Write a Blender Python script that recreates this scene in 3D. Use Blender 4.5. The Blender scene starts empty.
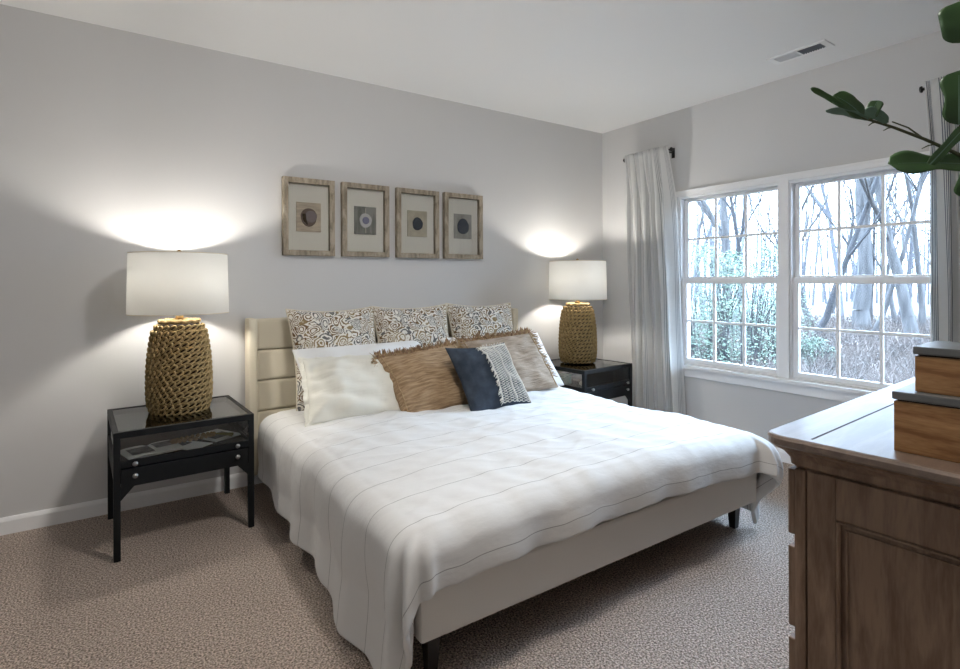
import bpy, bmesh, math, random
from mathutils import Vector, Matrix, noise
from math import sin, cos, pi, radians, sqrt, atan2

# ------------------------------------------------------------------ camera, world, lights
SC = bpy.context.scene
COL = SC.collection
H = 2.74

cam_data = bpy.data.cameras.new('camera')
cam = bpy.data.objects.new('camera', cam_data)
COL.objects.link(cam)
SC.camera = cam
yaw, roll = radians(34.231), radians(-0.221)
fwd = Vector((sin(yaw), cos(yaw), 0))
rt = Vector((cos(yaw), -sin(yaw), 0))
up = Vector((0, 0, 1))
rt2 = rt * cos(roll) + up * sin(roll)
up2 = up * cos(roll) - rt * sin(roll)
cam.matrix_world = Matrix((
    (rt2.x, up2.x, -fwd.x, -3.971),
    (rt2.y, up2.y, -fwd.y, -3.700),
    (rt2.z, up2.z, -fwd.z, 1.297),
    (0, 0, 0, 1)))
cam_data.sensor_fit = 'HORIZONTAL'
cam_data.sensor_width = 36
cam_data.lens = 540.935 / 960 * 36
cam_data.shift_y = -(334.5 - 281.536) / 960
cam_data.clip_start = 0.02
cam_data.clip_end = 300

SKY_LOW, SKY_HIGH = 8.0, 46.0
world = bpy.data.worlds.new('overcast_sky')
SC.world = world
world.use_nodes = True
wn = world.node_tree.nodes
wl = world.node_tree.links
bg = wn['Background']
tc = wn.new('ShaderNodeTexCoord')
sep = wn.new('ShaderNodeSeparateXYZ')
rmp = wn.new('ShaderNodeValToRGB')
wl.new(tc.outputs['Generated'], sep.inputs[0])
wl.new(sep.outputs['Z'], rmp.inputs[0])
rmp.color_ramp.elements[0].position = 0.0
mr = wn.new('ShaderNodeMapRange')          # overcast sky, far brighter overhead than at the horizon
mr.interpolation_type = 'SMOOTHSTEP'
mr.inputs[1].default_value = 0.14; mr.inputs[2].default_value = 0.55
mr.inputs[3].default_value = SKY_LOW; mr.inputs[4].default_value = SKY_HIGH
wl.new(sep.outputs['Z'], mr.inputs[0])
rmp.color_ramp.elements[0].color = (0.64, 0.80, 1.0, 1)
rmp.color_ramp.elements[1].position = 0.6
rmp.color_ramp.elements[1].color = (0.50, 0.72, 1.0, 1)
wl.new(rmp.outputs[0], bg.inputs[0])
wl.new(mr.outputs[0], bg.inputs[1])

LAMP_POWER = 18.0
LAMP_COLOR = (1.0, 0.95, 0.87)
FILL_POWER = 34.0

SC.view_settings.view_transform = 'Standard'
SC.view_settings.look = 'None'
SC.view_settings.gamma = 1.0
SC.view_settings.use_curve_mapping = False
SC.view_settings.exposure = 0.38
cy = SC.cycles
cy.use_denoising = True
cy.max_bounces = 10
cy.diffuse_bounces = 6
cy.glossy_bounces = 4
cy.transmission_bounces = 6
cy.transparent_max_bounces = 16
cy.sample_clamp_indirect = 6.0
cy.caustics_reflective = False
cy.caustics_refractive = False

portal = bpy.data.lights.new('window_portal', 'AREA')
portal.shape = 'RECTANGLE'
portal.size = 1.40      # vertical
portal.size_y = 1.80
portal.cycles.is_portal = True
po = bpy.data.objects.new('window_portal', portal)
COL.objects.link(po)
po.location = (0.14, -1.74, 1.30)
po.rotation_euler = (0, radians(90), 0)   # -Z axis points to -X, into the room

# ------------------------------------------------------------------ material helpers
def mat(name, color, rough=0.6, metal=0.0, spec=0.5, bump=None, var=None, extra=None):
    m = bpy.data.materials.new(name)
    m.use_nodes = True
    nt = m.node_tree
    b = nt.nodes['Principled BSDF']
    b.inputs['Base Color'].default_value = (*color, 1)
    b.inputs['Roughness'].default_value = rough
    b.inputs['Metallic'].default_value = metal
    b.inputs['Specular IOR Level'].default_value = spec
    if var:      # (scale, second colour, contrast lo, hi, stretch)
        tcn = nt.nodes.new('ShaderNodeTexCoord')
        mp = nt.nodes.new('ShaderNodeMapping')
        mp.inputs['Scale'].default_value = var[4] if len(var) > 4 else (1, 1, 1)
        n = nt.nodes.new('ShaderNodeTexNoise')
        n.inputs['Scale'].default_value = var[0]
        n.inputs['Detail'].default_value = 5
        r = nt.nodes.new('ShaderNodeValToRGB')
        r.color_ramp.elements[0].position = var[2]
        r.color_ramp.elements[0].color = (*color, 1)
        r.color_ramp.elements[1].position = var[3]
        r.color_ramp.elements[1].color = (*var[1], 1)
        nt.links.new(tcn.outputs['Object'], mp.inputs[0])
        nt.links.new(mp.outputs[0], n.inputs['Vector'])
        nt.links.new(n.outputs['Fac'], r.inputs[0])
        nt.links.new(r.outputs[0], b.inputs['Base Color'])
    if bump:     # (scale, strength, distance, stretch)
        tcn = nt.nodes.new('ShaderNodeTexCoord')
        mp = nt.nodes.new('ShaderNodeMapping')
        mp.inputs['Scale'].default_value = bump[3] if len(bump) > 3 else (1, 1, 1)
        n = nt.nodes.new('ShaderNodeTexNoise')
        n.inputs['Scale'].default_value = bump[0]
        n.inputs['Detail'].default_value = 4
        bn = nt.nodes.new('ShaderNodeBump')
        bn.inputs['Strength'].default_value = bump[1]
        bn.inputs['Distance'].default_value = bump[2]
        nt.links.new(tcn.outputs['Object'], mp.inputs[0])
        nt.links.new(mp.outputs[0], n.inputs['Vector'])
        nt.links.new(n.outputs['Fac'], bn.inputs['Height'])
        nt.links.new(bn.outputs[0], b.inputs['Normal'])
    return m

def nodes_of(m):
    nt = m.node_tree
    return nt, nt.nodes['Principled BSDF'], (lambda t: nt.nodes.new(t)), nt.links.new

def carpet_mat():
    m = mat('beige_carpet', (0.30, 0.25, 0.21), 0.95, spec=0.1)
    nt, b, N, L = nodes_of(m)
    t = N('ShaderNodeTexCoord')
    n1 = N('ShaderNodeTexNoise'); n1.inputs['Scale'].default_value = 135; n1.inputs['Detail'].default_value = 3
    n2 = N('ShaderNodeTexNoise'); n2.inputs['Scale'].default_value = 2.2; n2.inputs['Detail'].default_value = 3
    n3 = N('ShaderNodeTexVoronoi'); n3.inputs['Scale'].default_value = 130
    for n in (n1, n2, n3): L(t.outputs['Object'], n.inputs['Vector'])
    r = N('ShaderNodeValToRGB')
    r.color_ramp.elements[0].position = 0.36; r.color_ramp.elements[0].color = (0.215, 0.172, 0.14, 1)
    r.color_ramp.elements[1].position = 0.64; r.color_ramp.elements[1].color = (0.80, 0.665, 0.575, 1)
    L(n1.outputs['Fac'], r.inputs[0])
    r2 = N('ShaderNodeMapRange'); r2.inputs[3].default_value = 0.88; r2.inputs[4].default_value = 1.12
    L(n2.outputs['Fac'], r2.inputs[0])
    mx = N('ShaderNodeMixRGB'); mx.blend_type = 'MULTIPLY'; mx.inputs[0].default_value = 1
    L(r.outputs[0], mx.inputs[1]); L(r2.outputs[0], mx.inputs[2]); L(mx.outputs[0], b.inputs['Base Color'])
    ad = N('ShaderNodeMath'); ad.operation = 'ADD'
    L(n1.outputs['Fac'], ad.inputs[0]); L(n3.outputs['Distance'], ad.inputs[1])
    bn = N('ShaderNodeBump'); bn.inputs['Strength'].default_value = 1.0; bn.inputs['Distance'].default_value = 0.012
    L(ad.outputs[0], bn.inputs['Height']); L(bn.outputs[0], b.inputs['Normal'])
    return m

def wood_mat(name, c1, c2, rough=0.5, scale=(1, 1, 1), spec=0.5, ring=3.0, coat=0.0):
    m = mat(name, c1, rough, spec=spec)
    nt, b, N, L = nodes_of(m)
    t = N('ShaderNodeTexCoord'); mp = N('ShaderNodeMapping'); mp.inputs['Scale'].default_value = scale
    n0 = N('ShaderNodeTexNoise'); n0.inputs['Scale'].default_value = ring; n0.inputs['Detail'].default_value = 8
    n0.inputs['Distortion'].default_value = 1.2
    n1 = N('ShaderNodeTexNoise'); n1.inputs['Scale'].default_value = ring * 9; n1.inputs['Detail'].default_value = 4
    L(t.outputs['Object'], mp.inputs[0]); L(mp.outputs[0], n0.inputs['Vector']); L(mp.outputs[0], n1.inputs['Vector'])
    ad = N('ShaderNodeMath'); ad.operation = 'MULTIPLY_ADD'; ad.inputs[1].default_value = 0.35
    L(n1.outputs['Fac'], ad.inputs[0]); L(n0.outputs['Fac'], ad.inputs[2])
    r = N('ShaderNodeValToRGB')
    r.color_ramp.elements[0].position = 0.52; r.color_ramp.elements[0].color = (*c1, 1)
    r.color_ramp.elements[1].position = 0.82; r.color_ramp.elements[1].color = (*c2, 1)
    L(ad.outputs[0], r.inputs[0]); L(r.outputs[0], b.inputs['Base Color'])
    bn = N('ShaderNodeBump'); bn.inputs['Strength'].default_value = 0.25; bn.inputs['Distance'].default_value = 0.002
    L(ad.outputs[0], bn.inputs['Height']); L(bn.outputs[0], b.inputs['Normal'])
    b.inputs['Coat Weight'].default_value = coat
    b.inputs['Coat Roughness'].default_value = 0.28
    return m

def glass_mat(name='clear_glass', tint=(1, 1, 1), ior=1.45, rough=0.0, gl=1.0):
    m = bpy.data.materials.new(name); m.use_nodes = True
    nt = m.node_tree; nt.nodes.clear()
    out = nt.nodes.new('ShaderNodeOutputMaterial'); mx = nt.nodes.new('ShaderNodeMixShader')
    tr = nt.nodes.new('ShaderNodeBsdfTransparent'); g = nt.nodes.new('ShaderNodeBsdfGlossy')
    fr = nt.nodes.new('ShaderNodeFresnel')
    tr.inputs[0].default_value = (*tint, 1); g.inputs['Roughness'].default_value = rough
    g.inputs[0].default_value = (gl, gl, gl, 1)
    fr.inputs[0].default_value = ior
    L = nt.links.new
    L(fr.outputs[0], mx.inputs[0]); L(tr.outputs[0], mx.inputs[1]); L(g.outputs[0], mx.inputs[2]); L(mx.outputs[0], out.inputs[0])
    return m

def cloth_translucent(name, color, trans=0.35, stripes=None):
    m = mat(name, color, 0.9, spec=0.1, bump=(60, 0.25, 0.002))
    nt, b, N, L = nodes_of(m)
    out = [n for n in nt.nodes if n.type == 'OUTPUT_MATERIAL'][0]
    mx = N('ShaderNodeMixShader'); mx.inputs[0].default_value = trans
    tl = N('ShaderNodeBsdfTranslucent'); tl.inputs[0].default_value = (*color, 1)
    L(b.outputs[0], mx.inputs[1]); L(tl.outputs[0], mx.inputs[2]); L(mx.outputs[0], out.inputs[0])
    if stripes:          # stripes run along uv.v; uv.u in metres across the cloth
        period, lines, col2 = stripes
        uv = N('ShaderNodeUVMap'); uv.uv_map = 'UVMap'
        sp = N('ShaderNodeSeparateXYZ'); L(uv.outputs[0], sp.inputs[0])
        md = N('ShaderNodeMath'); md.operation = 'WRAP'; md.inputs[1].default_value = period; md.inputs[2].default_value = 0
        L(sp.outputs[0], md.inputs[0])
        acc = None
        for c, wd in lines:
            s = N('ShaderNodeMath'); s.operation = 'COMPARE'; s.inputs[1].default_value = c; s.inputs[2].default_value = wd
            L(md.outputs[0], s.inputs[0])
            if acc is None: acc = s.outputs[0]
            else:
                a = N('ShaderNodeMath'); a.operation = 'MAXIMUM'; L(acc, a.inputs[0]); L(s.outputs[0], a.inputs[1]); acc = a.outputs[0]
        mc = N('ShaderNodeMixRGB'); mc.inputs[1].default_value = (*color, 1); mc.inputs[2].default_value = (*col2, 1)
        L(acc, mc.inputs[0]); L(mc.outputs[0], b.inputs['Base Color']); L(mc.outputs[0], tl.inputs[0])
    return m

def paisley_mat():
    m = mat('paisley_fabric', (0.8, 0.77, 0.7), 0.9, spec=0.1)
    nt, b, N, L = nodes_of(m)
    t = N('ShaderNodeTexCoord')
    nz = N('ShaderNodeTexNoise'); nz.inputs['Scale'].default_value = 9; nz.inputs['Detail'].default_value = 1
    L(t.outputs['Object'], nz.inputs['Vector'])
    mixv = N('ShaderNodeMixRGB'); mixv.blend_type = 'ADD'; mixv.inputs[0].default_value = 0.10
    L(t.outputs['Object'], mixv.inputs[1]); L(nz.outputs['Color'], mixv.inputs[2])
    v = N('ShaderNodeTexVoronoi'); v.inputs['Scale'].default_value = 15.0
    L(mixv.outputs[0], v.inputs['Vector'])
    mu = N('ShaderNodeMath'); mu.operation = 'MULTIPLY'; mu.inputs[1].default_value = 34
    L(v.outputs['Distance'], mu.inputs[0])
    si = N('ShaderNodeMath'); si.operation = 'SINE'; L(mu.outputs[0], si.inputs[0])
    v2 = N('ShaderNodeTexVoronoi'); v2.inputs['Scale'].default_value = 80; L(mixv.outputs[0], v2.inputs['Vector'])
    a = N('ShaderNodeMath'); a.operation = 'MULTIPLY_ADD'; a.inputs[1].default_value = -2.2
    L(v2.outputs['Distance'], a.inputs[0]); L(si.outputs[0], a.inputs[2])
    r = N('ShaderNodeValToRGB'); r.color_ramp.interpolation = 'LINEAR'
    r.color_ramp.elements[0].position = 0.08; r.color_ramp.elements[0].color = (0.74, 0.71, 0.63, 1)
    r.color_ramp.elements[1].position = 0.2; r.color_ramp.elements[1].color = (0, 0, 0, 1)
    ad = N('ShaderNodeMath'); ad.operation = 'MULTIPLY_ADD'; ad.inputs[1].default_value = 0.35; ad.inputs[2].default_value = 0.5
    L(a.outputs[0], ad.inputs[0])
    st = N('ShaderNodeMapRange'); st.inputs[1].default_value = 0.02; st.inputs[2].default_value = 0.22
    L(ad.outputs[0], st.inputs[0])
    # ink colour alternates brown and slate by cell
    rc = N('ShaderNodeValToRGB'); rc.color_ramp.interpolation = 'CONSTANT'
    e = rc.color_ramp.elements
    e[0].position = 0; e[0].color = (0.17, 0.105, 0.05, 1)
    e[1].position = 0.4; e[1].color = (0.13, 0.125, 0.12, 1)
    x = e.new(0.7); x.color = (0.26, 0.19, 0.10, 1)
    sx = N('ShaderNodeSeparateXYZ'); L(v.outputs['Color'], sx.inputs[0]); L(sx.outputs[0], rc.inputs[0])
    mc = N('ShaderNodeMixRGB'); mc.inputs[1].default_value = (0.72, 0.69, 0.62, 1)
    L(st.outputs[0], mc.inputs[0]); L(rc.outputs[0], mc.inputs[2]); L(mc.outputs[0], b.inputs['Base Color'])
    return m

M = {}
M['wall'] = mat('warm_grey_wall_paint', (0.62, 0.615, 0.61), 0.75, spec=0.25, bump=(180, 0.12, 0.001))
M['ceiling'] = mat('white_ceiling_paint', (0.85, 0.85, 0.84), 0.85, spec=0.15, bump=(120, 0.15, 0.001))
M['trim'] = mat('white_gloss_trim', (0.88, 0.88, 0.88), 0.35, spec=0.4)
M['vinyl'] = mat('white_window_vinyl', (0.90, 0.91, 0.92), 0.3, spec=0.4)
M['carpet'] = carpet_mat()
M['glass'] = glass_mat()
M['tabglass'] = glass_mat('table_glass', (0.93, 0.96, 0.95), 2.0)
M['frameglass'] = glass_mat('picture_glass', (0.99, 0.99, 0.98), 1.35, 0.0, 1.0)
M['black'] = mat('black_painted_metal', (0.008, 0.009, 0.010), 0.5, spec=0.22)
M['darkwood'] = mat('dark_stained_leg', (0.014, 0.010, 0.008), 0.4)
M['uphol'] = mat('cream_upholstery', (0.68, 0.62, 0.49), 0.8, spec=0.2, bump=(260, 0.2, 0.001))
M['railfab'] = mat('oatmeal_linen_upholstery', (0.68, 0.655, 0.61), 0.9, spec=0.15, bump=(260, 0.3, 0.001))
M['mattress'] = mat('white_ticking', (0.75, 0.75, 0.73), 0.9)
M['white'] = mat('white_cotton', (0.76, 0.76, 0.75), 0.9, spec=0.12, bump=(12, 0.35, 0.008))
M['cream'] = mat('cream_linen', (0.74, 0.73, 0.66), 0.9, spec=0.12, bump=(40, 0.35, 0.004, (0.5, 1, 2.4)))
M['brown'] = mat('tan_ruched_fabric', (0.24, 0.155, 0.085), 0.8, spec=0.2, var=(22, (0.40, 0.28, 0.17), 0.35, 0.65, (0.5, 1, 4)), bump=(30, 0.9, 0.01, (0.35, 1, 3)))
M['mauve'] = mat('dusty_tan_fabric', (0.28, 0.215, 0.155), 0.85, spec=0.2, var=(30, (0.40, 0.325, 0.255), 0.35, 0.65, (0.4, 1, 3)), bump=(40, 0.8, 0.008, (0.35, 1, 3)))
M['fringe'] = mat('raffia_fringe', (0.27, 0.17, 0.08), 0.8, var=(60, (0.42, 0.30, 0.17), 0.35, 0.65))
M['fringedark'] = mat('rust_ruffle', (0.17, 0.095, 0.055), 0.85, var=(50, (0.34, 0.21, 0.12), 0.35, 0.65))
M['navy'] = mat('navy_linen', (0.026, 0.034, 0.047), 0.9, spec=0.15, var=(16, (0.048, 0.060, 0.078), 0.35, 0.7), bump=(120, 0.3, 0.002))
M['cord'] = mat('ivory_cotton_cord', (0.66, 0.62, 0.54), 0.9)
M['paisley'] = paisley_mat()
M['piping'] = mat('cream_piping', (0.66, 0.60, 0.48), 0.85)
M['rope'] = mat('woven_seagrass_rope', (0.23, 0.155, 0.062), 0.8, spec=0.2, var=(45, (0.42, 0.305, 0.15), 0.3, 0.7), bump=(190, 0.6, 0.003, (1, 1, 1)))
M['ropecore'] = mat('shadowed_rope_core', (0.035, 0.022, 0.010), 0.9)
M['brass'] = mat('aged_brass', (0.35, 0.22, 0.09), 0.35, metal=1.0)
M['steel'] = mat('brushed_steel', (0.45, 0.44, 0.43), 0.35, metal=1.0)
M['frame'] = wood_mat('weathered_frame_wood', (0.20, 0.165, 0.12), (0.42, 0.36, 0.28), 0.8, (3, 3, 1), 0.2, 8)
M['linenboard'] = mat('linen_mount_board', (0.86, 0.84, 0.78), 0.95, bump=(400, 0.4, 0.001))
M['dresser'] = wood_mat('brown_dresser_wood', (0.135, 0.082, 0.052), (0.225, 0.148, 0.100), 0.6, (6, 6, 0.8), 0.4, 4)
M['dressertop'] = wood_mat('polished_dresser_top', (0.10, 0.066, 0.046), (0.16, 0.11, 0.08), 0.42, (0.8, 6, 6), 0.6, 4, coat=0.5)
M['groove'] = mat('dark_wood_groove', (0.035, 0.02, 0.012), 0.7)
M['boxwood'] = wood_mat('honey_acacia_wood', (0.20, 0.09, 0.032), (0.42, 0.235, 0.10), 0.45, (1.2, 1.2, 9), 0.4, 3)
M['slate'] = mat('grey_slate_lid', (0.10, 0.105, 0.105), 0.28, spec=0.6, var=(8, (0.16, 0.165, 0.16), 0.4, 0.7))
M['leaf'] = mat('dark_green_leaf', (0.018, 0.050, 0.014), 0.42, spec=0.45, var=(5, (0.032, 0.082, 0.020), 0.35, 0.65))
M['leafpale'] = mat('leaf_underside', (0.10, 0.17, 0.12), 0.6, spec=0.3)
M['stem'] = mat('green_brown_stem', (0.055, 0.06, 0.025), 0.7)
M['pot'] = mat('grey_ceramic_pot', (0.42, 0.41, 0.39), 0.5)
M['soil'] = mat('potting_soil', (0.03, 0.02, 0.015), 1.0)
M['paper'] = mat('white_paper', (0.86, 0.89, 0.89), 0.7)
M['photo'] = mat('grey_printed_photo', (0.07, 0.08, 0.09), 0.5, var=(30, (0.24, 0.26, 0.28), 0.4, 0.65))
M['bead'] = mat('tan_wooden_bead', (0.34, 0.24, 0.13), 0.6)
M['tassel'] = mat('olive_jute_tassel', (0.26, 0.25, 0.11), 0.9)
M['teal'] = mat('teal_glazed_box', (0.045, 0.20, 0.15), 0.35)
M['pebble'] = mat('pale_shell', (0.62, 0.55, 0.48), 0.5)
M['curtain'] = cloth_translucent('sheer_striped_cotton', (0.90, 0.90, 0.89), 0.62,
                                 (0.135, [(0.012, 0.0020), (0.028, 0.0020), (0.046, 0.0026), (0.062, 0.0018)], (0.40, 0.41, 0.43)))
M['curtainR'] = cloth_translucent('sheer_navy_striped_cotton', (0.88, 0.88, 0.87), 0.6,
                                  (0.16, [(0.020, 0.0040), (0.040, 0.0040), (0.060, 0.0045), (0.080, 0.0040)], (0.14, 0.16, 0.21)))
M['rod'] = mat('black_curtain_rod', (0.01, 0.01, 0.01), 0.4)
M['outlet'] = mat('white_plastic', (0.75, 0.75, 0.73), 0.4)
M['ventdark'] = mat('vent_shadow_metal', (0.16, 0.17, 0.19), 0.6)
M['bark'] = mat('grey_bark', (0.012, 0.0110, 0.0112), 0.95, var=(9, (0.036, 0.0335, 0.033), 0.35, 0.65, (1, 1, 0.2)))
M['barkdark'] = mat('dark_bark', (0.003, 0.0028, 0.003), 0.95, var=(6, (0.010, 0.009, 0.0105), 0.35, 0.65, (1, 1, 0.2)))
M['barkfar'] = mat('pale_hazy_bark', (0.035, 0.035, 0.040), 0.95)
M['litter'] = mat('leaf_litter_ground', (0.014, 0.010, 0.0080), 1.0, var=(1.6, (0.050, 0.038, 0.031), 0.35, 0.65))
M['brush'] = mat('dry_bramble_stems', (0.013, 0.0090, 0.0070), 1.0, var=(1.2, (0.055, 0.040, 0.033), 0.35, 0.65))
M['shrub'] = mat('honeysuckle_leaves', (0.006, 0.0150, 0.0055), 0.7, var=(2.5, (0.024, 0.042, 0.019), 0.3, 0.7))

def comforter_mat():
    m = mat('white_pintuck_cotton', (0.70, 0.695, 0.68), 0.9, spec=0.12)
    nt, b, N, L = nodes_of(m)
    uv = N('ShaderNodeUVMap'); uv.uv_map = 'UVMap'
    sp = N('ShaderNodeSeparateXYZ'); L(uv.outputs[0], sp.inputs[0])
    md = N('ShaderNodeMath'); md.operation = 'WRAP'; md.inputs[1].default_value = 0.185; md.inputs[2].default_value = 0
    L(sp.outputs[1], md.inputs[0])
    c = N('ShaderNodeMath'); c.operation = 'COMPARE'; c.inputs[1].default_value = 0.09; c.inputs[2].default_value = 0.0016
    L(md.outputs[0], c.inputs[0])
    mc = N('ShaderNodeMixRGB'); mc.inputs[1].default_value = (0.70, 0.695, 0.68, 1); mc.inputs[2].default_value = (0.36, 0.355, 0.345, 1)
    L(c.outputs[0], mc.inputs[0]); L(mc.outputs[0], b.inputs['Base Color'])
    # soft fabric crumple
    mp = N('ShaderNodeMapping'); mp.inputs['Scale'].default_value = (1.0, 2.2, 1)
    L(uv.outputs[0], mp.inputs[0])
    n = N('ShaderNodeTexNoise'); n.inputs['Scale'].default_value = 9; n.inputs['Detail'].default_value = 5; n.inputs['Distortion'].default_value = 0.2
    L(mp.outputs[0], n.inputs['Vector'])
    bn = N('ShaderNodeBump'); bn.inputs['Strength'].default_value = 0.32; bn.inputs['Distance'].default_value = 0.012
    L(n.outputs['Fac'], bn.inputs['Height']); L(bn.outputs[0], b.inputs['Normal'])
    return m
M['comforter'] = comforter_mat()

def shade_mat():
    m = bpy.data.materials.new('white_linen_lampshade'); m.use_nodes = True
    nt = m.node_tree; nt.nodes.clear()
    out = nt.nodes.new('ShaderNodeOutputMaterial'); mx = nt.nodes.new('ShaderNodeMixShader')
    d = nt.nodes.new('ShaderNodeBsdfDiffuse'); t = nt.nodes.new('ShaderNodeBsdfTranslucent')
    d.inputs[0].default_value = (0.80, 0.79, 0.77, 1); t.inputs[0].default_value = (0.78, 0.78, 0.76, 1)
    mx.inputs[0].default_value = 0.50
    L = nt.links.new
    L(d.outputs[0], mx.inputs[1]); L(t.outputs[0], mx.inputs[2]); L(mx.outputs[0], out.inputs[0])
    return m
M['shade'] = shade_mat()

def emit_mat(name, color, s):
    m = bpy.data.materials.new(name); m.use_nodes = True
    b = m.node_tree.nodes['Principled BSDF']
    b.inputs['Base Color'].default_value = (*color, 1)
    b.inputs['Emission Color'].default_value = (*color, 1)
    b.inputs['Emission Strength'].default_value = s
    return m
M['bulb'] = emit_mat('lit_bulb', LAMP_COLOR, LAMP_POWER / (pi * 0.0128))

# ------------------------------------------------------------------ geometry helpers
def link(name, me, m=None, parent=None, smooth=False):
    o = bpy.data.objects.new(name, me)
    COL.objects.link(o)
    if m is not None:
        for mm in (m if isinstance(m, (list, tuple)) else [m]):
            me.materials.append(mm)
    if parent is not None:
        o.parent = parent
    if smooth:
        me.polygons.foreach_set('use_smooth', [True] * len(me.polygons))
    return o

def build(name, bm, m, parent=None, smooth=False, loc=None, rot=None):
    me = bpy.data.meshes.new(name)
    bm.normal_update()
    bm.to_mesh(me); bm.free()
    o = link(name, me, m, parent, smooth)
    if loc is not None: o.location = loc
    if rot is not None: o.rotation_euler = rot
    return o

def pyd(name, V, F, m, parent=None, smooth=False):
    me = bpy.data.meshes.new(name)
    me.from_pydata([tuple(v) for v in V], [], F)
    me.update()
    return link(name, me, m, parent, smooth)

def box(bm, x0, x1, y0, y1, z0, z1, bev=0.0, mi=0):
    vs = [bm.verts.new(p) for p in ((x0, y0, z0), (x1, y0, z0), (x1, y1, z0), (x0, y1, z0),
                                    (x0, y0, z1), (x1, y0, z1), (x1, y1, z1), (x0, y1, z1))]
    fs = [bm.faces.new([vs[i] for i in f]) for f in ((3, 2, 1, 0), (4, 5, 6, 7), (0, 1, 5, 4), (1, 2, 6, 5), (2, 3, 7, 6), (3, 0, 4, 7))]
    for f in fs: f.material_index = mi
    if bev > 0:
        es = list({e for f in fs for e in f.edges})
        r = bmesh.ops.bevel(bm, geom=es, offset=bev, segments=2, affect='EDGES', profile=0.6)
        for f in r['faces']: f.material_index = mi
    return vs

def BX(*a, **k):
    bm = bmesh.new(); box(bm, *a, **k); return bm

def lathe(bm, prof, n=32, c=(0, 0, 0), mi=0, caps=True):
    rings = []
    for r, z in prof:
        rings.append([bm.verts.new((c[0] + r * cos(2 * pi * k / n), c[1] + r * sin(2 * pi * k / n), c[2] + z)) for k in range(n)])
    for a, b in zip(rings, rings[1:]):
        for k in range(n):
            f = bm.faces.new((a[k], a[(k + 1) % n], b[(k + 1) % n], b[k])); f.material_index = mi
    if caps:
        bm.faces.new(rings[0][::-1]).material_index = mi
        bm.faces.new(rings[-1]).material_index = mi

def tube(bm, pts, rad, n=6, closed=False, mi=0, cap=True):
    pts = [Vector(p) for p in pts]
    N = len(pts)
    rings = []
    prev = None
    for i, p in enumerate(pts):
        if closed: d = pts[(i + 1) % N] - pts[i - 1]
        elif i == 0: d = pts[1] - pts[0]
        elif i == N - 1: d = pts[-1] - pts[-2]
        else: d = pts[i + 1] - pts[i - 1]
        if d.length < 1e-9: d = Vector((0, 0, 1))
        d.normalize()
        if prev is None:
            a = Vector((0, 0, 1)) if abs(d.z) < 0.9 else Vector((1, 0, 0))
            u = d.cross(a).normalized()
        else:
            u = (prev - d * prev.dot(d))
            u = u.normalized() if u.length > 1e-6 else d.orthogonal().normalized()
        prev = u
        v = d.cross(u)
        r = rad[i] if isinstance(rad, (list, tuple)) else rad
        rings.append([bm.verts.new(p + (u * cos(2 * pi * k / n) + v * sin(2 * pi * k / n)) * r) for k in range(n)])
    last = N if closed else N - 1
    for i in range(last):
        a, b = rings[i], rings[(i + 1) % N]
        for k in range(n):
            f = bm.faces.new((a[k], a[(k + 1) % n], b[(k + 1) % n], b[k])); f.material_index = mi
    if cap and not closed:
        bm.faces.new(rings[0][::-1]).material_index = mi
        bm.faces.new(rings[-1]).material_index = mi

def tag(o, label=None, cat=None, group=None, kind=None):
    if label: o['label'] = label
    if cat: o['category'] = cat
    if group: o['group'] = group
    if kind: o['kind'] = kind
    return o

def thing(name, label, cat, loc=(0, 0, 0), rz=0.0, group=None):
    o = bpy.data.objects.new(name, None)
    COL.objects.link(o)
    o.empty_display_size = 0.1
    o.location = loc; o.rotation_euler = (0, 0, rz)
    return tag(o, label, cat, group)

def copy_tree(o, parent=None):
    c = o.copy(); COL.objects.link(c)
    if parent is not None:
        c.parent = parent
    for ch in [x for x in list(bpy.data.objects) if x.parent == o]:
        copy_tree(ch, c)
    return c

def struct(name, bm, m, label=None, smooth=False):
    o = build(name, bm, m, None, smooth)
    o['kind'] = 'structure'
    if label: o['label'] = label
    return o

# ------------------------------------------------------------------ room shell
XL, YF = -5.4, -4.5
T = 0.14
struct('floor', BX(XL - T, T, YF - T, T, -0.12, 0.0), M['carpet'], 'beige cut pile carpet floor')
struct('ceiling', BX(XL - T, T, YF - T, T, H, H + 0.12), M['ceiling'], 'smooth white ceiling')
struct('wall_back', BX(XL - T, T, 0.0, T, 0, H), M['wall'], 'warm grey wall behind the headboard')
struct('wall_left', BX(XL - T, XL, YF, 0.0, 0, H), M['wall'], 'warm grey wall on the left')
struct('wall_front', BX(XL - T, T, YF - T, YF, 0, H), M['wall'], 'warm grey wall behind the camera')
WY0, WY1, WZ0, WZ1 = -2.612, -0.850, 0.585, 2.005
bm = bmesh.new()
box(bm, 0, T, YF, WY0, 0, H); box(bm, 0, T, WY1, 0, 0, H)
box(bm, 0, T, WY0, WY1, 0, WZ0); box(bm, 0, T, WY0, WY1, WZ1, H)
struct('wall_right', bm, M['wall'], 'warm grey wall around the double window')

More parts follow.
